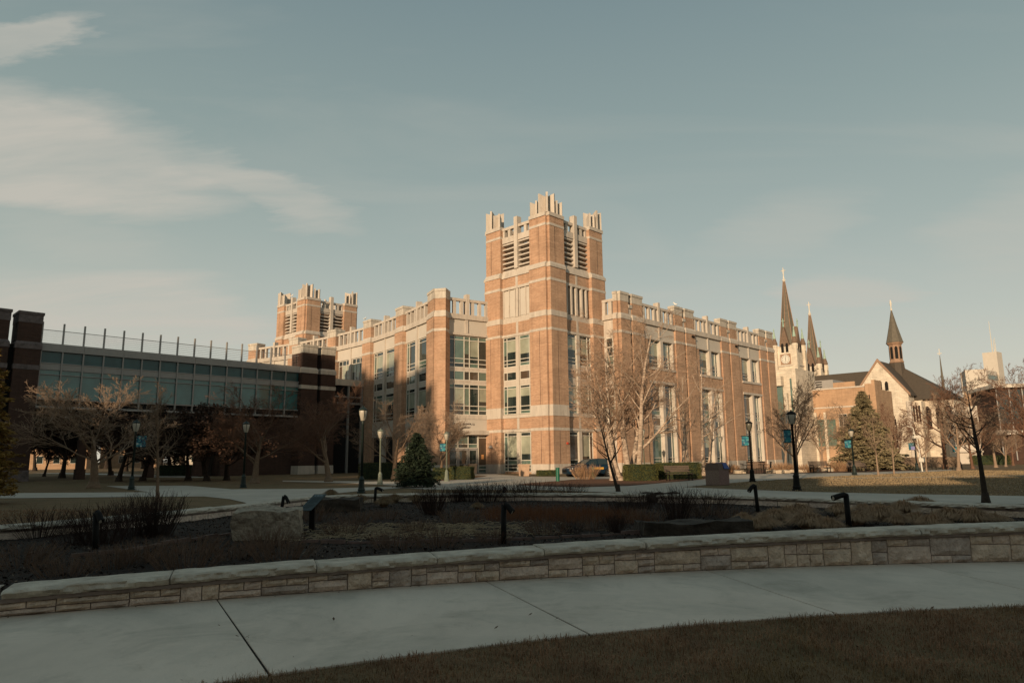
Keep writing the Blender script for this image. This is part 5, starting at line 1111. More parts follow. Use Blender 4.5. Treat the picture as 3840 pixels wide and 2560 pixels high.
sm_ = [(1060, 2095, 'low twiggy clump nearest the wall left of the boulder'), (540, 2100, 'low brown twiggy plant in front of the edging stones'), (740, 2070, 'low brown twiggy plant beside the boulder'), (250, 2150, 'low stubble clump at the bottom left of the bed'), (1000, 2050, 'brown twigs growing against the boulder front'), (1330, 1960, 'low tangle of stems right of the plaque post'), (1450, 1945, 'low tangle of stems below the straw mounds'), (1180, 1950, 'low tangle beside the plaque post'),
       (1640, 2048, 'dark clipped stump clump just behind the front wall'), (1480, 2055, 'dark clipped stump near the front wall left of centre'), (1850, 2030, 'dark clipped stump beside the front pipe light'), (90, 2120, 'stubble clump near the left end of the bed'), (1290, 2000, 'low stems at the left end of the pale straw'), (1560, 1990, 'low stems in the middle of the pale straw'), (1720, 1960, 'low stems between the straw and the russet grass'), (2050, 2005, 'low clump in front of the russet grass, right of the front pipe light'),
       (2230, 1985, 'low clump in front of the russet grass right half'), (2400, 1960, 'low clump left of the long dark stone'), (2600, 1935, 'low clump behind the long dark stone'), (2740, 1945, 'low clump at the right end of the long dark stone'), (880, 2090, 'low twigs between the boulder and the front wall'), (700, 2120, 'low twigs at the wall left of the first boulder twigs'), (430, 2120, 'low twigs in front of the left pipe light'), (1600, 1905, 'low clump before the back wall shrubs')]
for i, (u, v, lb) in enumerate(sm_):
    if i == 0: lo = plant('low_plant', lb, 'plant', 'low dead perennials in the bed', sp(u, v), stems(44, 130, .34, 1.1, .003, 3, .9), mat('brown_stems', (.13, .08, .052), .95, .4, 5), 0, 1)
    else: pdup(lo, sp(u, v), i*2.1, .75+.35*((i*37) % 10)/10, lb)
tf = [tuft(61, 1300, .34, .44, .004), tuft(62, 1300, .30, .5, .004)]; fir2 = {}
mounds = [(2790, 1965), (2870, 1985), (2960, 1950), (3030, 1975), (3110, 1985), (3215, 1965), (3300, 1950), (3240, 1920), (3150, 1930), (3000, 1930), (3370, 1970), (3440, 1965), (3390, 1925), (3450, 1905), (3330, 1935), (3560, 1950), (3650, 1965), (3730, 1960), (3500, 1985), (2905, 1960), (2830, 1990)]
ords = ['leftmost', 'second', 'third', 'fourth', 'fifth', 'sixth', 'seventh', 'eighth', 'ninth', 'tenth', 'eleventh', 'twelfth', 'thirteenth', 'fourteenth', 'fifteenth', 'sixteenth', 'seventeenth', 'eighteenth', 'nineteenth', 'twentieth', 'rightmost']
rank = sorted(range(len(mounds)), key=lambda k: mounds[k][0])
for i, (u, v) in enumerate(mounds):
    k = i % 2; n_ = rank.index(i); wh = 'near the front wall' if v > 1960 else 'towards the back wall' if v < 1935 else 'halfway across the bed'
    lb = f'{ords[n_]}{"" if n_ in (0, 20) else " from the left"} of the tan grass mounds at the right, {wh}'
    s_ = .75+.5*((i*53) % 10)/10
    if k not in fir2: fir2[k] = plant('grass_mound', lb, 'ornamental grass', 'mounds of tan ornamental grass', sp(u, v), tf[k], GRS, 0, s_)
    else: pdup(fir2[k], sp(u, v), i*1.1, (s_, s_, s_*.95), lb)
for i, (u, v, lb) in enumerate(((1350, 1885, 'pale straw mound right of the dark boulder'), (1480, 1882, 'pale straw mound left along the back wall'), (1560, 1885, 'pale straw mound before the first back wall shrub'), (1790, 1905, 'small straw tuft at the left end of the russet grass'), (1240, 1862, 'pale straw mound on top beside the dark boulder'), (1440, 1900, 'pale straw mound behind the thin pipe light'))):
    o = pdup(fir2[i % 2], sp(u, v), i*2.3, .9 if i != 3 else .6, lb)
    if i == 0: me = o.data.copy(); me.materials[0] = mat('pale_grass', (.21, .14, .075), .95, .3, 5)
    o.data = me
# rocks
def rock(name, label, P, size, rz, seed, m, sub=7, rough=.1):
    b = bmesh.new(); bmesh.ops.create_cube(b, size=1); bmesh.ops.subdivide_edges(b, edges=b.edges[:], cuts=sub, use_grid_fill=True)
    for v in b.verts:
        v.co = Vector((v.co.x*size[0], v.co.y*size[1], (v.co.z+.5)*size[2])); n1 = noise.noise_vector(v.co*2.2+Vector((seed, 0, 0)))*rough+noise.noise_vector(v.co*7+Vector((seed, 3, 0)))*rough*.4; v.co += n1*min(1, max(size)*1.2)
    me = bpy.data.meshes.new(name); b.to_mesh(me); b.free(); me.materials.append(m); o = bpy.data.objects.new(name, me); COL.objects.link(o); o.location = P; o.rotation_euler.z = rz
    return tag(o, label, 'rock')
RK = mat('speckled_granite', (.40, .34, .26), .95, .5, 9, col2=(.14, .11, .08), bump=.9, bscale=16, detail=9); RKD = mat('dark_rock', (.045, .035, .026), .95, .6, 4, bump=.8, bscale=12)
rock('boulder', 'large squared pale boulder in front of the black plaque stand', Vector((-4.43, 12.95, .2)), (1.1, 1.2, .54), .25, 1, RK, 12, .07)
rock('boulder', 'dark block boulder behind the black plaque stand', Vector((-4.7, 19.0, .2)), (1.25, .9, .40), .1, 2, RKD, 8, .07)
rock('stone_block', 'long low dark stone block behind the right half of the front wall', Vector((3.15, 12.65, .18)), (1.95, .7, .30), .1, 3, RKD, 8, .06)
rock('boulder', 'small dark flat rock by the back wall behind the shrubs', Vector((4.5, 21.6, .2)), (1.0, .7, .32), 0, 4, RKD, 6, .07)
# edging stones: a curved row across the bed
ed = [at(u, v, .27) for u, v in ((260, 2092), (460, 2075), (600, 2045), (860, 2000))]; e2 = [at(u, v, .27) for u, v in ((1130, 2033), (1200, 2032), (1400, 2034), (1640, 2032), (1900, 2024), (2100, 2018), (2400, 2003))]; e3 = [at(u, v, .27) for u, v in ((2060, 1925), (1760, 1915), (1740, 1890))]
eo = thing('edging_row', 'thin row of reddish edging stones curving through the bed', 'edging', (0, 0, 0))
for pts in (ed, e2):
    for a, b_ in zip(pts[:-1], pts[1:]):
        n = max(1, int((b_-a).length/.33))
        for i in range(n):
            p = a.lerp(b_, (i+.06)/n); q = a.lerp(b_, (i+.94)/n); d = (q-p).normalized(); s_ = Vector((-d.y, d.x, 0))*.045; z = soilz(p.x, p.y)
            zt = z+.045+rs.uniform(-.01, .012); V = [(*(p-s_).xy, z-.04), (*(q-s_).xy, z-.04), (*(q+s_).xy, z-.04), (*(p+s_).xy, z-.04), (*(p-s_*.8).xy, zt), (*(q-s_*.8).xy, zt+.006), (*(q+s_*.8).xy, zt), (*(p+s_*.8).xy, zt)]
            MB().add(V, [(3, 2, 1, 0), (4, 5, 6, 7), (0, 1, 5, 4), (1, 2, 6, 5), (2, 3, 7, 6), (3, 0, 4, 7)]).build('edging_stone', CURB, eo, fix=False)
# ------------------------------------------------------------------ garden furniture
def pipelight(label, bu, bv, tu, tv, hu, hv, base_z=.27, r=.045):
    P = at(bu, bv, base_z); T = atd(tu, tv, P.y); Hh = atd(hu, hv, P.y); o = thing('path_light', label, 'path light', (P.x, P.y, base_z-.02), 0, 'bent black pipe lights in the bed')
    h = T.z-base_z; dx = T.x-P.x; v = Hh-T; b = MB(); b.sm = True; b.tube([(0, 0, -.1), (dx, 0, h)], r, 12); b.build('post', BLACK, o)
    k = Vector((v.x*.45, 0, v.z*.12)); b = MB(); b.tube([(dx, 0, h-.04), (dx, 0, h), (dx+k.x*.3, -.0, h+.01), (dx+k.x, -.03, h+k.z), (dx+v.x, -.08, h+v.z)], [r, r, r, r*1.02, r*1.08], 12); b.build('lamp_head', BLACK, o)
    b = MB().tube([(dx+v.x*.985, -.08, h+v.z*.985), (dx+v.x*1.01, -.081, h+v.z*1.01)], r*.8, 10); b.build('lens', FROST, o)
pipelight('bent pipe light among the left shrubs', 359, 2060, 361, 1918, 391, 1947)
pipelight('bent pipe light standing behind the large boulder', 1053, 1914, 1064, 1858, 1086, 1882)
pipelight('thin bent pipe light near the back wall left of centre', 1405, 1884, 1409, 1828, 1438, 1836)
pipelight('bent pipe light closest to the front wall centre', 1888, 2033, 1889, 1888, 1922, 1913)
pipelight('far pipe light facing the camera at the middle of the back wall', 1888, 1872, 1890, 1826, 1896, 1836)
pipelight('bent pipe light with head drooping left right of the shrubs', 2843, 1918, 2831, 1818, 2804, 1838)
pipelight('bent pipe light among the tan grass mounds', 3184, 1977, 3172, 1852, 3116, 1862, r=.05)
# plaque
P = at(1169, 1990, .27); pq = thing('plaque_stand', 'slanted black plaque with small print on a post beside the boulder', 'sign', (P.x, P.y, .25))
MB().box(-.05, .05, -.03, .05, -.1, .52).build('post', BLACK, pq)
pm = Matrix.Translation((0, -.0, .555)) @ Matrix.Rotation(R(48), 4, 'X')
b = MB().box(-.12, .12, -.2, .2, -.008, .008); b.v = [tuple(Vector((v[0]+v[1]*.55, v[1]*.98, v[2]))) for v in b.v]
pl = b.build('plate', mat('dark_plate', (.035, .05, .05), .35, .1, spec=.6), pq); pl.matrix_local = pm
b = MB()
for x0, x1 in ((-.085, -.05), (-.04, .012), (.022, .075)):
    y = .15; b.add([(x0+y*.55, y, .0095), (x1+y*.55, y, .0095), (x1+y*.55+.008, y+.016, .0095), (x0+y*.55+.008, y+.016, .0095)], [(0, 1, 2, 3)])
b.build('title_line', mat('pale_print', (.25, .32, .33), .6, .05), pl, fix=False)
b = MB()
for k in range(10):
    y = .10-.024*k-(.02 if k > 5 else 0); x0 = y*.55-.085; b.add([(x0, y, .0092), (x0+.17-(.05 if k in (5, 9) else 0), y, .0092), (x0+.17-(.05 if k in (5, 9) else 0)+.005, y+.009, .0092), (x0+.005, y+.009, .0092)], [(0, 1, 2, 3)])
b.build('print_lines', mat('print_ink', (.012, .018, .018), .6, .05), pl, fix=False)
# ------------------------------------------------------------------ lamps with banners
bm_ = bpy.data.materials.new('banner_print'); bm_.use_nodes = True; t = bm_.node_tree; pb = t.nodes['Principled BSDF']; pb.inputs['Roughness'].default_value = .8
tc = N(t, 'ShaderNodeTexCoord'); mp = N(t, 'ShaderNodeMapping'); mp.inputs['Scale'].default_value = (9, 9, 9); L(t, tc.outputs['Object'], mp.inputs[0]); vo = N(t, 'ShaderNodeTexVoronoi', distance='CHEBYCHEV'); vo.inputs['Scale'].default_value = 1; vo.inputs['Randomness'].default_value = .55; L(t, mp.outputs[0], vo.inputs['Vector'])
se = N(t, 'ShaderNodeSeparateColor'); L(t, vo.outputs['Color'], se.inputs[0]); rp = N(t, 'ShaderNodeValToRGB'); rp.color_ramp.interpolation = 'CONSTANT'; L(t, se.outputs[0], rp.inputs[0]); e = rp.color_ramp.elements
e[0].color = (.01, .05, .09, 1); e[1].color = (.42, .48, .46, 1); e[1].position = .84
for p_, c in ((.25, (.012, .11, .16)), (.5, (.02, .18, .21)), (.7, (.09, .27, .28))): q = e.new(p_); q.color = (*c, 1)
L(t, rp.outputs[0], pb.inputs['Base Color'])
def lamp(label, bu, bv, tu, tv, pole=IRON, banner=None, glassm=FROST, group='iron lamp posts of the campus'):
    P = at(bu, bv); T = atd(tu, tv, P.y); H = T.z-P.z; o = thing('street_lamp', label, 'street lamp', P, 0, group); k = H/3.9; dx = (T.x-P.x)*.6; o.rotation_euler.y = math.atan2(dx*.3, H)
    b = MB(); b.sm = False; b.lathe([(.22, 0), (.22, .06), (.17, .1), (.19, .16), (.155, .24), (.13, .6), (.145, .66), (.10, .74), (.075, .82)], 12); b.build('base', pole, o)
    b = MB(); b.sm = True; b.lathe([(.068, .8), (.055, H-.85*k), (.075, H-.83*k), (.05, H-.78*k), (.085, H-.72*k), (.05, H-.69*k)], 12); b.build('pole', pole, o)
    b = MB(); b.sm = True; b.lathe([(.085, H-.69*k), (.12, H-.66*k), (.19, H-.38*k), (.205, H-.24*k), (.19, H-.2*k)], 14); b.build('globe', glassm, o)
    MB().lathe([(.215, H-.22*k), (.225, H-.18*k), (.13, H-.09*k), (.05, H-.06*k), (.03, H-.03*k), (.045, H-.015*k), (.01, H+.03*k)], 14).build('lamp_cap', pole, o)
    b = MB()
    for i in range(4): a = i*math.pi/2+.5; c, s = math.cos(a), math.sin(a); b.tube([(c*.09, s*.09, H-.69*k), (c*.2, s*.2, H-.42*k), (c*.22, s*.22, H-.2*k)], .012, 4)
    b.build('cage', pole, o)
    if banner:
        sd, y0, y1, w = banner; z1 = atd(bu, y0, P.y).z-P.z; z0 = atd(bu, y1, P.y).z-P.z
        bn = MB().box(min(sd*.08, sd*(.08+w)), max(sd*.08, sd*(.08+w)), -.008, .008, z0, z1).build('banner', bm_, o)
        MB().box(min(0, sd*(.12+w)), max(0, sd*(.12+w)), -.02, .02, z1, z1+.04).box(min(0, sd*(.12+w)), max(0, sd*(.12+w)), -.02, .02, z0-.04, z0).build('banner_arm', BLACK, o)
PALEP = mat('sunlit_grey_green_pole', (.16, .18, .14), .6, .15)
lamp('tall iron lamp left of the dark conifer, base among grass', 1355, 1848, 1360, 1521)
lamp('iron lamp in front of the bridge pavilion left of centre', 912, 1828, 920, 1577)
lamp('iron lamp with a teal banner on its right at the left', 492, 1836, 512, 1572, banner=(1, 1634, 1675, .6))
lamp('slim pale lamp behind the dark conifer', 1425, 1817, 1421, 1606, pole=PALEP)
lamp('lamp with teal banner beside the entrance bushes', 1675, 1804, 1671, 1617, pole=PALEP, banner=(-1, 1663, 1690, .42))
lamp('black lamp with teal banner behind the trash container', 2822, 1806, 2811, 1575, pole=BLACK, banner=(-1, 1635, 1669, .44), glassm=mat('dim_lamp_glass', (.10, .095, .07), .3, .1))
lamp('large black lamp with teal banner on the right lawn', 2989, 1839, 2965, 1537, pole=BLACK, banner=(-1, 1612, 1657, .34))
lamp('iron lamp with white and blue banner before the large pine', 3205, 1781, 3194, 1606, banner=(-1, 1650, 1678, .5))
lamp('iron lamp with banner left of the white street light', 3440, 1766, 3427, 1630, banner=(-1, 1661, 1685, .5))
lamp('distant lamp with banner right of the black sapling trunk', 3799, 1732, 3790, 1662, banner=(-1, 1684, 1700, .5))
lamp('short lamp standing against the library wall behind the clipped hedge', 2418, 1772, 2404, 1605, pole=PALEP)
lamp('lamp in front of the middle wall window behind the tables', 2709, 1770, 2705, 1634, pole=PALEP)
lamp('dark lamp with banner partly hidden by the leaning trunk', 3602, 1761, 3595, 1640, pole=BLACK, banner=(-1, 1674, 1692, .5))
# white street light with signs
P = at(3459, 1767); sl = thing('street_light', 'tall white street light with curved arms and small signs', 'street light', P)
H = atd(3445, 1640, P.y).z-P.z
MB().tube([(0, 0, 0), (-.12, 0, H*.75), (-.2, 0, H), (-.5, 0, H+.5)], [.07, .06, .05, .04], 8).build('pole', FRAME, sl); MB().tube([(-.3, 0, H), (-.45, 0, H+.9), (-1.0, 0, H+1.1)], .04, 6).build('arm', FRAME, sl)
MB().box(-.55, .1, -.15, .15, H*.98, H*1.06).build('light_housing', FRAME, sl); MB().box(-.85, -.5, -.05, 0, H*.64, H*.74).build('blue_sign', mat('blue_white_sign', (.25, .25, .5), .6, .3, 3), sl); MB().box(-.3, .35, -.16, -.1, H*.28, H*.4).build('white_notice', FRAME, sl)
# ------------------------------------------------------------------ benches, tables, bins
def bench(label, P, rz, s=1):
    o = thing('park_bench', label, 'bench', P, rz, 'wooden slat benches beside the paths'); o.scale = (s,)*3
    for i in range(4): MB().box(-.9, .9, -.02+.115*i, .075+.115*i, .43, .46).build('seat_slat', WOOD, o)
    for i in range(4): z = .55+.105*i; y = .46+.03*i; MB().add([(-.9, y, z), (.9, y, z), (.9, y+.03, z), (-.9, y+.03, z), (-.9, y+.022, z+.085), (.9, y+.022, z+.085), (.9, y+.05, z+.085), (-.9, y+.05, z+.085)], [(3, 2, 1, 0), (4, 5, 6, 7), (0, 1, 5, 4), (1, 2, 6, 5), (2, 3, 7, 6), (3, 0, 4, 7)]).build('back_slat', WOOD, o)
    for x in (-.8, .8):
        MB().box(x-.025, x+.025, 0, .05, 0, .43).box(x-.025, x+.025, .4, .46, 0, .43).tube([(x, .44, .4), (x, .6, .98)], .022, 5).box(x-.02, x+.02, 0, .45, .38, .43).tube([(x, 0, .43), (x, .0, .64), (x, .5, .66)], .02, 5).build('leg_frame', BLACK, o)
    return o
be = bench('wooden bench in front of the clipped hedge', at(2555, 1802), .28, 1.05)
dup(be, at(3084, 1772), .2, 1.1, 'bench standing alone under the straight pale trunk tree'); dup(be, at(3228, 1768), .5, 1.1, 'bench right of the banner lamp before the pine'); dup(be, at(3215, 1770), -.3, .9, 'small bench half hidden by the banner lamp base')
def chair(label, P, rz):
    o = thing('cafe_chair', label, 'chair', P, rz, 'black metal chairs on the library terrace')
    MB().box(-.24, .24, -.22, .22, .43, .46).build('seat', BLACK, o)
    b = MB()
    for i in range(6): x = -.22+.088*i; b.tube([(x, .22, .46), (x, .28, .9)], .012, 4)
    b.box(-.25, .25, .26, .3, .88, .93).build('backrest', BLACK, o)
    for x in (-.22, .22):
        for y in (-.2, .2): MB().tube([(x, y, 0), (x, y, .44)], .016, 4).build('leg', BLACK, o)
    return o
def table(label, P):
    o = thing('cafe_table', label, 'table', P, 0, 'round black terrace tables')
    MB().lathe([(.45, .71), (.46, .73), (.45, .75)], 16).build('tabletop', BLACK, o); MB().lathe([(.25, 0), (.05, .05), (.035, .71)], 8).build('pedestal', BLACK, o); return o
c0 = chair('leftmost black chair of the right terrace table group', at(2794, 1776), 1.9)
for i, (u, v, rz, lb) in enumerate(((2812, 1775, 3.0, 'black chair left of the banner lamp post'), (2852, 1777, 3.3, 'black chair with tall slatted back right of the lamp post'), (2880, 1775, 4.6, 'black chair at the right end of the terrace group'), (2628, 1777, 1.6, 'black chair at the right end of the clipped hedge'), (2648, 1776, 4.4, 'black chair left of the trash container'), (2868, 1770, 0.2, 'black chair behind the right terrace table'))): dup(c0, at(u, v), rz, 1.15, lb)
tb = table('black round table between the chairs left of the lamp post', at(2802, 1773)); dup(tb, at(2866, 1774), 0, 1.1, 'black round table between the chairs right of the lamp post'); dup(tb, at(2638, 1775), 0, 1.1, 'black round table half hidden behind the trash container')
P = at(2691, 1818); tr = thing('trash_container', 'square pebble concrete litter container with brown hood and blue recycling lid', 'trash bin', P, R(40))
AGG = mat('pebble_aggregate', (.22, .155, .125), .95, .45, 22, bump=.6, bscale=40); 
MB().box(-.46, .46, -.46, .46, 0, .86).build('body', AGG, tr, bevel=.02)
MB().box(-.47, .47, -.47, -.46, .03, .83).build('side_panel', mat('pink_stone_panel', (.20, .125, .11), .9, .2, 9), tr)
b = MB().prism([(-.48, -.48), (.48, -.48), (.48, .48), (-.48, .48)], .86, 1.22, [(-.38, -.34), (.36, -.34), (.36, .4), (-.38, .4)]); b.build('hood', mat('brown_hood', (.12, .075, .055), .7, .15), tr)
MB().prism([(.0, -.51), (.5, -.51), (.5, .2), (.0, .2)], .9, 1.24, [(.05, -.36), (.4, -.36), (.4, .1), (.05, .1)]).build('recycling_lid', mat('blue_plastic', (.015, .05, .22), .4, .1), tr)
PINK = mat('pink_concrete', (.50, .34, .23), .9, .15, 3)
for u, v, lb in ((1965, 1784, 'tapered concrete litter bin with metal hoop in front of the tower windows'), (1772, 1777, 'tapered concrete litter bin beside the entrance doors')):
    P = at(u, v); o = thing('litter_bin', lb, 'trash bin', P, .3, 'tapered concrete litter bins at the entrance'); MB().prism([(-.36, -.36), (.36, -.36), (.36, .36), (-.36, .36)], 0, .95, [(-.42, -.42), (.42, -.42), (.42, .42), (-.42, .42)]).build('body', PINK, o)
    MB().box(-.45, .45, -.45, .45, .95, 1.08).build('rim', PINK, o); MB().tube([(-.3, 0, 1.05), (-.3, 0, 1.3), (.3, 0, 1.3), (.3, 0, 1.05)], .02, 5).build('hoop', METALG, o)
P = at(2092, 1804); o = thing('bollard', 'green metal bollard beside the parked car', 'bollard', P); GRN = mat('green_paint', (.01, .11, .065), .45, .15)
MB().lathe([(.13, 0), (.13, .84), (.145, .86), (.145, .92), (.04, .95)], 12).build('post', GRN, o); MB().box(-.14, .14, -.14, .14, .66, .68).build('collar', GRN, o)
P = at(2225, 1790); o = thing('bollard', 'second green bollard behind the white birch stems', 'bollard', P); MB().lathe([(.12, 0), (.12, .8), (.03, .85)], 10).build('post', GRN, o)
# twig shrub beside the car
plant('shrub', 'sunlit bare tan shrub in front of the parked car', 'shrub', None, at(2195, 1796), stems(71, 170, 1.15, 2.1, .009, 4, .7), SHB); 
for i, (u, v, lb) in enumerate(((2680, 1770, 'tan dry shrub behind the trash container'), (2740, 1770, 'tan dry shrub below the tall wall windows'), (2925, 1771, 'tan dry grass clump right of the terrace chairs'), (2965, 1769, 'tan dry clump behind the big black lamp'), (3035, 1770, 'tan dry clump left of the lone bench'), (3150, 1766, 'wide tan dry clump right of the lone bench'), (3178, 1766, 'tan dry clump beside the banner lamp'))):
    if i == 0: ds = plant('dry_shrub', lb, 'shrub', 'dry tan clumps along the library bed', at(u, v), stems(72, 200, .85, 1.7, .012, 2, .8), SHB)
    else: pdup(ds, at(u, v), i*1.9, .8+.2*(i % 3), lb)
for i, (u, v) in enumerate(((2775, 1775), (2895, 1773), (2925, 1774), (2948, 1773), (2978, 1771), (3010, 1770), (3050, 1769), (3105, 1767))):
    o = rock('border_rock', ['pale flat rock left of the terrace chairs', 'pale rock right of the terrace chairs', 'large flat pale rock before the dry clump', 'pale rock left of the big black lamp', 'pale rock hidden behind the big black lamp', 'pale rock right of the big black lamp', 'pale rock left of the lone bench', 'pale rock under the lone bench right end'][i], at(u, v), (1.0, .5, .28), i*.5, i+10, mat('pale_border_rock', (.45, .37, .27), .95, .2, 3), 3, .08)
# ------------------------------------------------------------------ car
def car(label, P, rz):
    o = thing('parked_car', label, 'car', P, rz); PNT = mat('dark_blue_car_paint', (.004, .018, .034), .22, .1, 2, spec=.45); GL = MATS['window_glass']; RUB = mat('tyre_rubber', (.02, .02, .02), .9, .1); CH = mat('alloy', (.5, .48, .44), .3, .1, metal=.8)
    # lower body: cross sections along the length, front at -x
    st = [(-2.32, .36, .62, .55), (-2.25, .28, .74, .72), (-2.0, .24, .84, .84), (-1.5, .22, .93, .90), (-1.0, .22, .99, .92), (0, .22, 1.03, .93), (1.0, .22, 1.05, .93), (1.8, .24, 1.06, .90), (2.2, .30, 1.02, .82), (2.3, .40, .9, .7)]
    V = []; m = 10
    for x, zl, zt, w in st:
        for y, z in ((-w*.86, zl), (-w, zl+.15), (-w, (zl+zt)/2+.08), (-w*.95, zt-.06), (-w*.8, zt), (w*.8, zt), (w*.95, zt-.06), (w, (zl+zt)/2+.08), (w, zl+.15), (w*.86, zl)): V.append((x, y, z))
    n = len(st); b = MB().add(V, [(i*m+j, i*m+(j+1) % m, (i+1)*m+(j+1) % m, (i+1)*m+j) for i in range(n-1) for j in range(m)]+[tuple(range(m)), tuple(range((n-1)*m, n*m))]); bo = b.build('body', PNT, o); bo.data.shade_smooth()
    for x in (-1.42, 1.38):
        for sg in (-1, 1):
            b = MB(); pts = []
            n2 = 18
            V = [(x+.41*math.cos(a*2*math.pi/n2), sg*.945, .36+.41*math.sin(a*2*math.pi/n2)) for a in range(n2)]; b.add(V+[(v[0], sg*.5, v[2]) for v in V], [tuple(range(n2)), tuple(range(n2, 2*n2))]+[(i, (i+1) % n2, n2+(i+1) % n2, n2+i) for i in range(n2)]); b.build('wheel_arch', BLACK, o)
            b = MB(); prof = [(.20, -.11), (.33, -.11), (.355, -.07), (.355, .07), (.33, .11), (.20, .11)]
            for (r_, d_) in prof:
                for i in range(n2): a = i*2*math.pi/n2; b.v.append((x+r_*math.cos(a), sg*(.87)+d_, .355+r_*math.sin(a)))
            k = len(prof); b.f = [(j*n2+i, j*n2+(i+1) % n2, ((j+1) % k)*n2+(i+1) % n2, ((j+1) % k)*n2+i) for j in range(k) for i in range(n2)]; w = b.build('wheel', RUB, o)
            b = MB()
            for i in range(5):
                a = i*2*math.pi/5+.3; c, s = math.cos(a), math.sin(a); b.add([(x+c*.04-s*.03, sg*.985, .355+s*.04+c*.03), (x+c*.04+s*.03, sg*.985, .355+s*.04-c*.03), (x+c*.23+s*.045, sg*.97, .355+s*.23-c*.045), (x+c*.23-s*.045, sg*.97, .355+s*.23+c*.045)], [(0, 1, 2, 3)])
            for r0, r1 in ((.2, .235),):
                V = [(x+r*math.cos(i*2*math.pi/n2), sg*.98, .355+r*math.sin(i*2*math.pi/n2)) for r in (r0, r1) for i in range(n2)]; b.add(V, [(i, (i+1) % n2, n2+(i+1) % n2, n2+i) for i in range(n2)])
            b.build('rim', CH, w, fix=False)
    cab = [(-.95, 1.0, 1.0, .84, .84), (-.2, 1.0, 1.44, .86, .66), (.5, 1.03, 1.5, .87, .66), (1.3, 1.04, 1.47, .86, .64), (2.05, 1.04, 1.08, .8, .74)]
    V = []
    for x, z0, z1, w0, w1 in cab: V += [(x, -w0, z0), (x, -w1, z1), (x, w1, z1), (x, w0, z0)]
    n = len(cab); MB().add(V, [(i*4+j, i*4+(j+1) % 4, (i+1)*4+(j+1) % 4, (i+1)*4+j) for i in range(n-1) for j in range(4)]+[(0, 1, 2, 3), (16, 17, 18, 19)]).build('window_glass', GL, o)
    b = MB()
    for i in range(1, 3):
        a, c = cab[i], cab[i+1]; b.add([(a[0], -a[4]-.01, a[2]-.03), (c[0], -c[4]-.01, c[2]-.03), (c[0], c[4]+.01, c[2]-.03), (a[0], a[4]+.01, a[2]-.03), (a[0], -a[4]*.9, a[2]+.025), (c[0], -c[4]*.9, c[2]+.025), (c[0], c[4]*.9, c[2]+.025), (a[0], a[4]*.9, a[2]+.025)], [(3, 2, 1, 0), (4, 5, 6, 7), (0, 1, 5, 4), (1, 2, 6, 5), (2, 3, 7, 6), (3, 0, 4, 7)])
    b.build('roof', PNT, o)
    for sg in (-1, 1):
        for (xa, za, wa_, xb, zb, wb) in ((-.95, 1.0, .85, -.2, 1.44, .67), (.35, 1.02, .875, .35, 1.47, .67), (1.25, 1.04, .865, 1.3, 1.46, .65), (2.05, 1.06, .8, 1.35, 1.47, .65)):
            MB().tube([(xa, sg*wa_, za), (xb, sg*wb, zb)], .03, 5).build('pillar', PNT if xa < 2 else CH, o)
        MB().box(-.85, -.65, sg*.9, sg*1.08, 1.0, 1.14).build('mirror', PNT, o)
        MB().prism([(-2.27, sg*.5), (-1.95, sg*.87), (-2.05, sg*.6)], .66, .78).build('headlight', FROST, o); MB().prism([(2.31, sg*.4), (2.05, sg*.9), (2.1, sg*.5)], .8, 1.0).build('tail_light', mat('red_lens', (.4, .01, .01), .3, .1), o)
    MB().box(-2.345, -2.28, -.4, .4, .42, .6).build('grille', BLACK, o)
    MB().box(-.3, .85, -.945, -.93, .62, .8).box(-.3, .85, .93, .945, .62, .8).build('side_stripe', mat('gold_stripe', (.55, .28, .04), .5, .1), o)
    return o
car('dark blue hatchback with gold door stripe parked by the library tower', at(2212, 1787), R(-158+180-2))
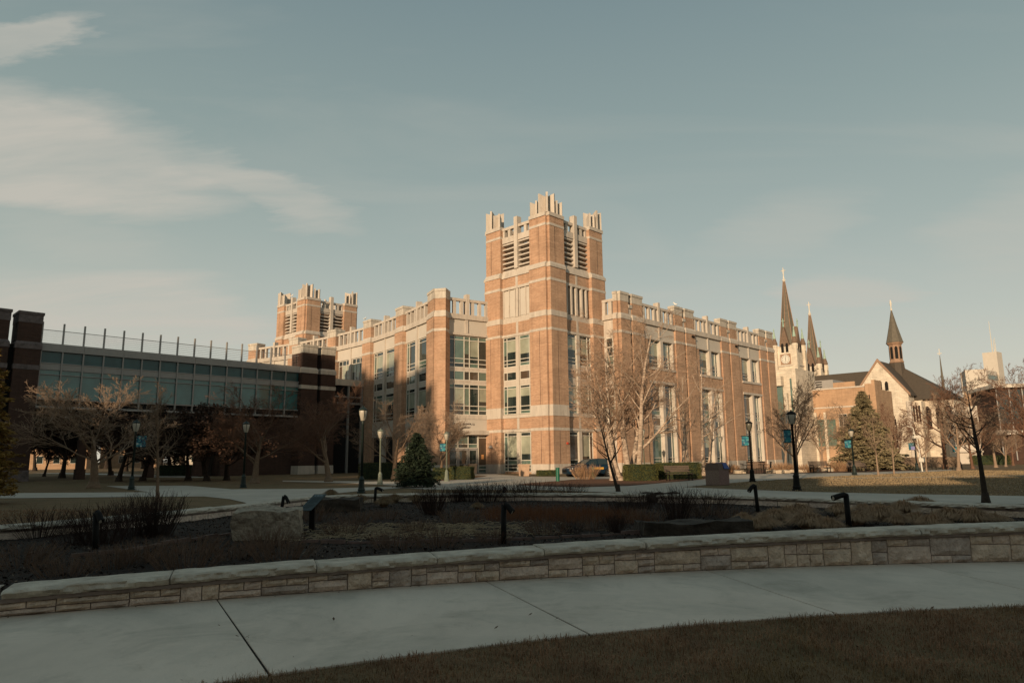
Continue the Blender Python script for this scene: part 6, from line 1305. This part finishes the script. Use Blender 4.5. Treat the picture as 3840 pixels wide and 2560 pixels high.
# ------------------------------------------------------------------ people
def person(label, P, rz, top, legs, stride=.22):
    root = thing('person', label, 'person', P, rz); V = [(0, 0, .96), (0, 0, 1.15), (0, -.01, 1.36), (0, 0, 1.47), (0, 0, 1.53), (0, -.01, 1.64), (0, 0, 1.74),
        (.09, 0, .9), (.1, stride*.6, .5), (.1, stride*.75, .09), (.1, stride*.75-.13, .03), (-.09, 0, .9), (-.1, -stride*.5, .49), (-.1, -stride*.9, .1), (-.1, -stride*.9-.13, .04),
        (.17, 0, 1.4), (.23, -.05, 1.14), (.22, -.18, .93), (.215, -.22, .86), (-.17, 0, 1.4), (-.24, .06, 1.14), (-.25, .0, .9), (-.25, -.02, .82)]
    E = [(0, 1), (1, 2), (2, 3), (3, 4), (4, 5), (5, 6), (0, 7), (7, 8), (8, 9), (9, 10), (0, 11), (11, 12), (12, 13), (13, 14), (2, 15), (15, 16), (16, 17), (17, 18), (2, 19), (19, 20), (20, 21), (21, 22)]
    rad = [.15, .14, .16, .075, .06, .1, .07, .095, .065, .045, .035, .095, .065, .045, .035, .07, .048, .035, .03, .07, .048, .035, .03]
    def sk(name, sel, m, grow=0):
        mp_ = {k: i for i, k in enumerate(sel)}; me = bpy.data.meshes.new(name); me.from_pydata([V[k] for k in sel], [(mp_[a], mp_[b]) for a, b in E if a in mp_ and b in mp_], []); o = bpy.data.objects.new(name, me); COL.objects.link(o); o.parent = root; me.materials.append(m)
        md = o.modifiers.new('s', 'SKIN'); md.use_smooth_shade = True
        for i, k in enumerate(sel): me.skin_vertices[0].data[i].radius = (rad[k]+grow, rad[k]*(.8 if k < 3 else 1)+grow)
        me.skin_vertices[0].data[0].use_root = True; o.modifiers.new('u', 'SUBSURF').levels = 1; o.modifiers['u'].render_levels = 2; return o
    sk('body', list(range(23)), mat('skin', (.35, .2, .13), .6, .1)); sk('top_clothes', [0, 1, 2, 15, 16, 17, 19, 20, 21], top, .018); sk('trousers', [0, 7, 8, 9, 11, 12, 13], legs, .018)
    MB().lathe([(.1, 1.62), (.115, 1.7), (.1, 1.79), (.03, 1.82)], 10, (0, .02, 0)).build('hair', BLACK, root); MB().box(.06, .15, stride*.75-.2, stride*.75+.08, 0, .09).box(-.15, -.06, -stride*.9-.2, -stride*.9+.08, 0, .09).build('shoes', BLACK, root)
    return root
person('walking person in a light blue jacket and shorts on the far path', at(3518, 1754.5, z0=-.9), 1.9, mat('light_blue_jacket', (.22, .36, .40), .8, .1), mat('dark_shorts', (.06, .05, .05), .8, .1), .25)
person('walking person in a dark jacket and tan trousers on the far path', at(3549, 1754.5, z0=-.9), 1.7, mat('dark_jacket', (.04, .035, .035), .8, .1), mat('tan_trousers', (.38, .28, .19), .8, .1), .12)
# bike rack, gulls
P = at(3530, 1762); o = thing('bike_rack', 'low curved dark bike rack beside the far path', 'bike rack', P)
for i in range(4): MB().tube([(-1.5+i, 0, 0), (-1.5+i, 0, .55), (-1.2+i, 0, .75), (-.9+i, 0, .55), (-.9+i, 0, 0)], .03, 5).build('hoop', BLACK, o)
WHT = mat('gull_white', (.8, .76, .7), .8, .05)
for i, (w_, lb) in enumerate((((-53.3-4.9, 1.3, 28.5), 'white gull on the far tower middle post'), ((-31.0, -2.2, 20.04), 'white gull on the second parapet pier left of the corner'), ((-40.4, -1.9, 20.04), 'white gull on the third parapet pier left of the corner'), ((2.4, 21.0, 20.04), 'gull on the right wing second parapet pier'))):
    P = LC+Vector((-LA.x*w_[0]+LB.x*w_[1], -LA.y*w_[0]+LB.y*w_[1], w_[2])); b = MB(); b.sm = True
    b.tube([(-.28, 0, .2), (-.1, 0, .22), (.08, 0, .26), (.17, 0, .4), (.22, 0, .46), (.3, 0, .45)], [.02, .08, .1, .05, .06, .01], 8); b.tube([(0, .03, 0), (0, .03, .2)], .01, 4); b.tube([(0, -.03, 0), (0, -.03, .2)], .01, 4)
    o = b.build('gull', WHT); o.location = P; o.rotation_euler.z = i; tag(o, lb, 'bird', 'white gulls on the roofline')
# scraps lying on the sidewalk and lawn
b = MB()
for i in range(40):
    s = rnd.uniform(wa[1], wa[-2])*WR; d = rnd.uniform(.01, .08); p = Vector(near(s, d, .016)); a = rnd.uniform(0, 6.28); l_ = rnd.uniform(.01, .03); u = Vector((math.cos(a), math.sin(a), .3))*l_; w = Vector((-math.sin(a), math.cos(a), 0))*l_*.5; b.add([p-u, p+w, p+u, p-w], [(0, 1, 2, 3)])
for i in range(60):
    p = Vector((rnd.uniform(-3, 6), rnd.uniform(5, 7.6), .04)); a = rnd.uniform(0, 6.28); l_ = rnd.uniform(.008, .03); u = Vector((math.cos(a), math.sin(a), .5))*l_; w = Vector((-math.sin(a), math.cos(a), .2))*l_*.5; b.add([p-u, p+w, p+u, p-w], [(0, 1, 2, 3)])
tag(b.build('leaf_litter', mat('dead_leaf', (.10, .055, .03), .9, .5, 9), fix=False), 'scraps of dead leaf along the wall foot and on the near lawn', 'leaves', kind='stuff')
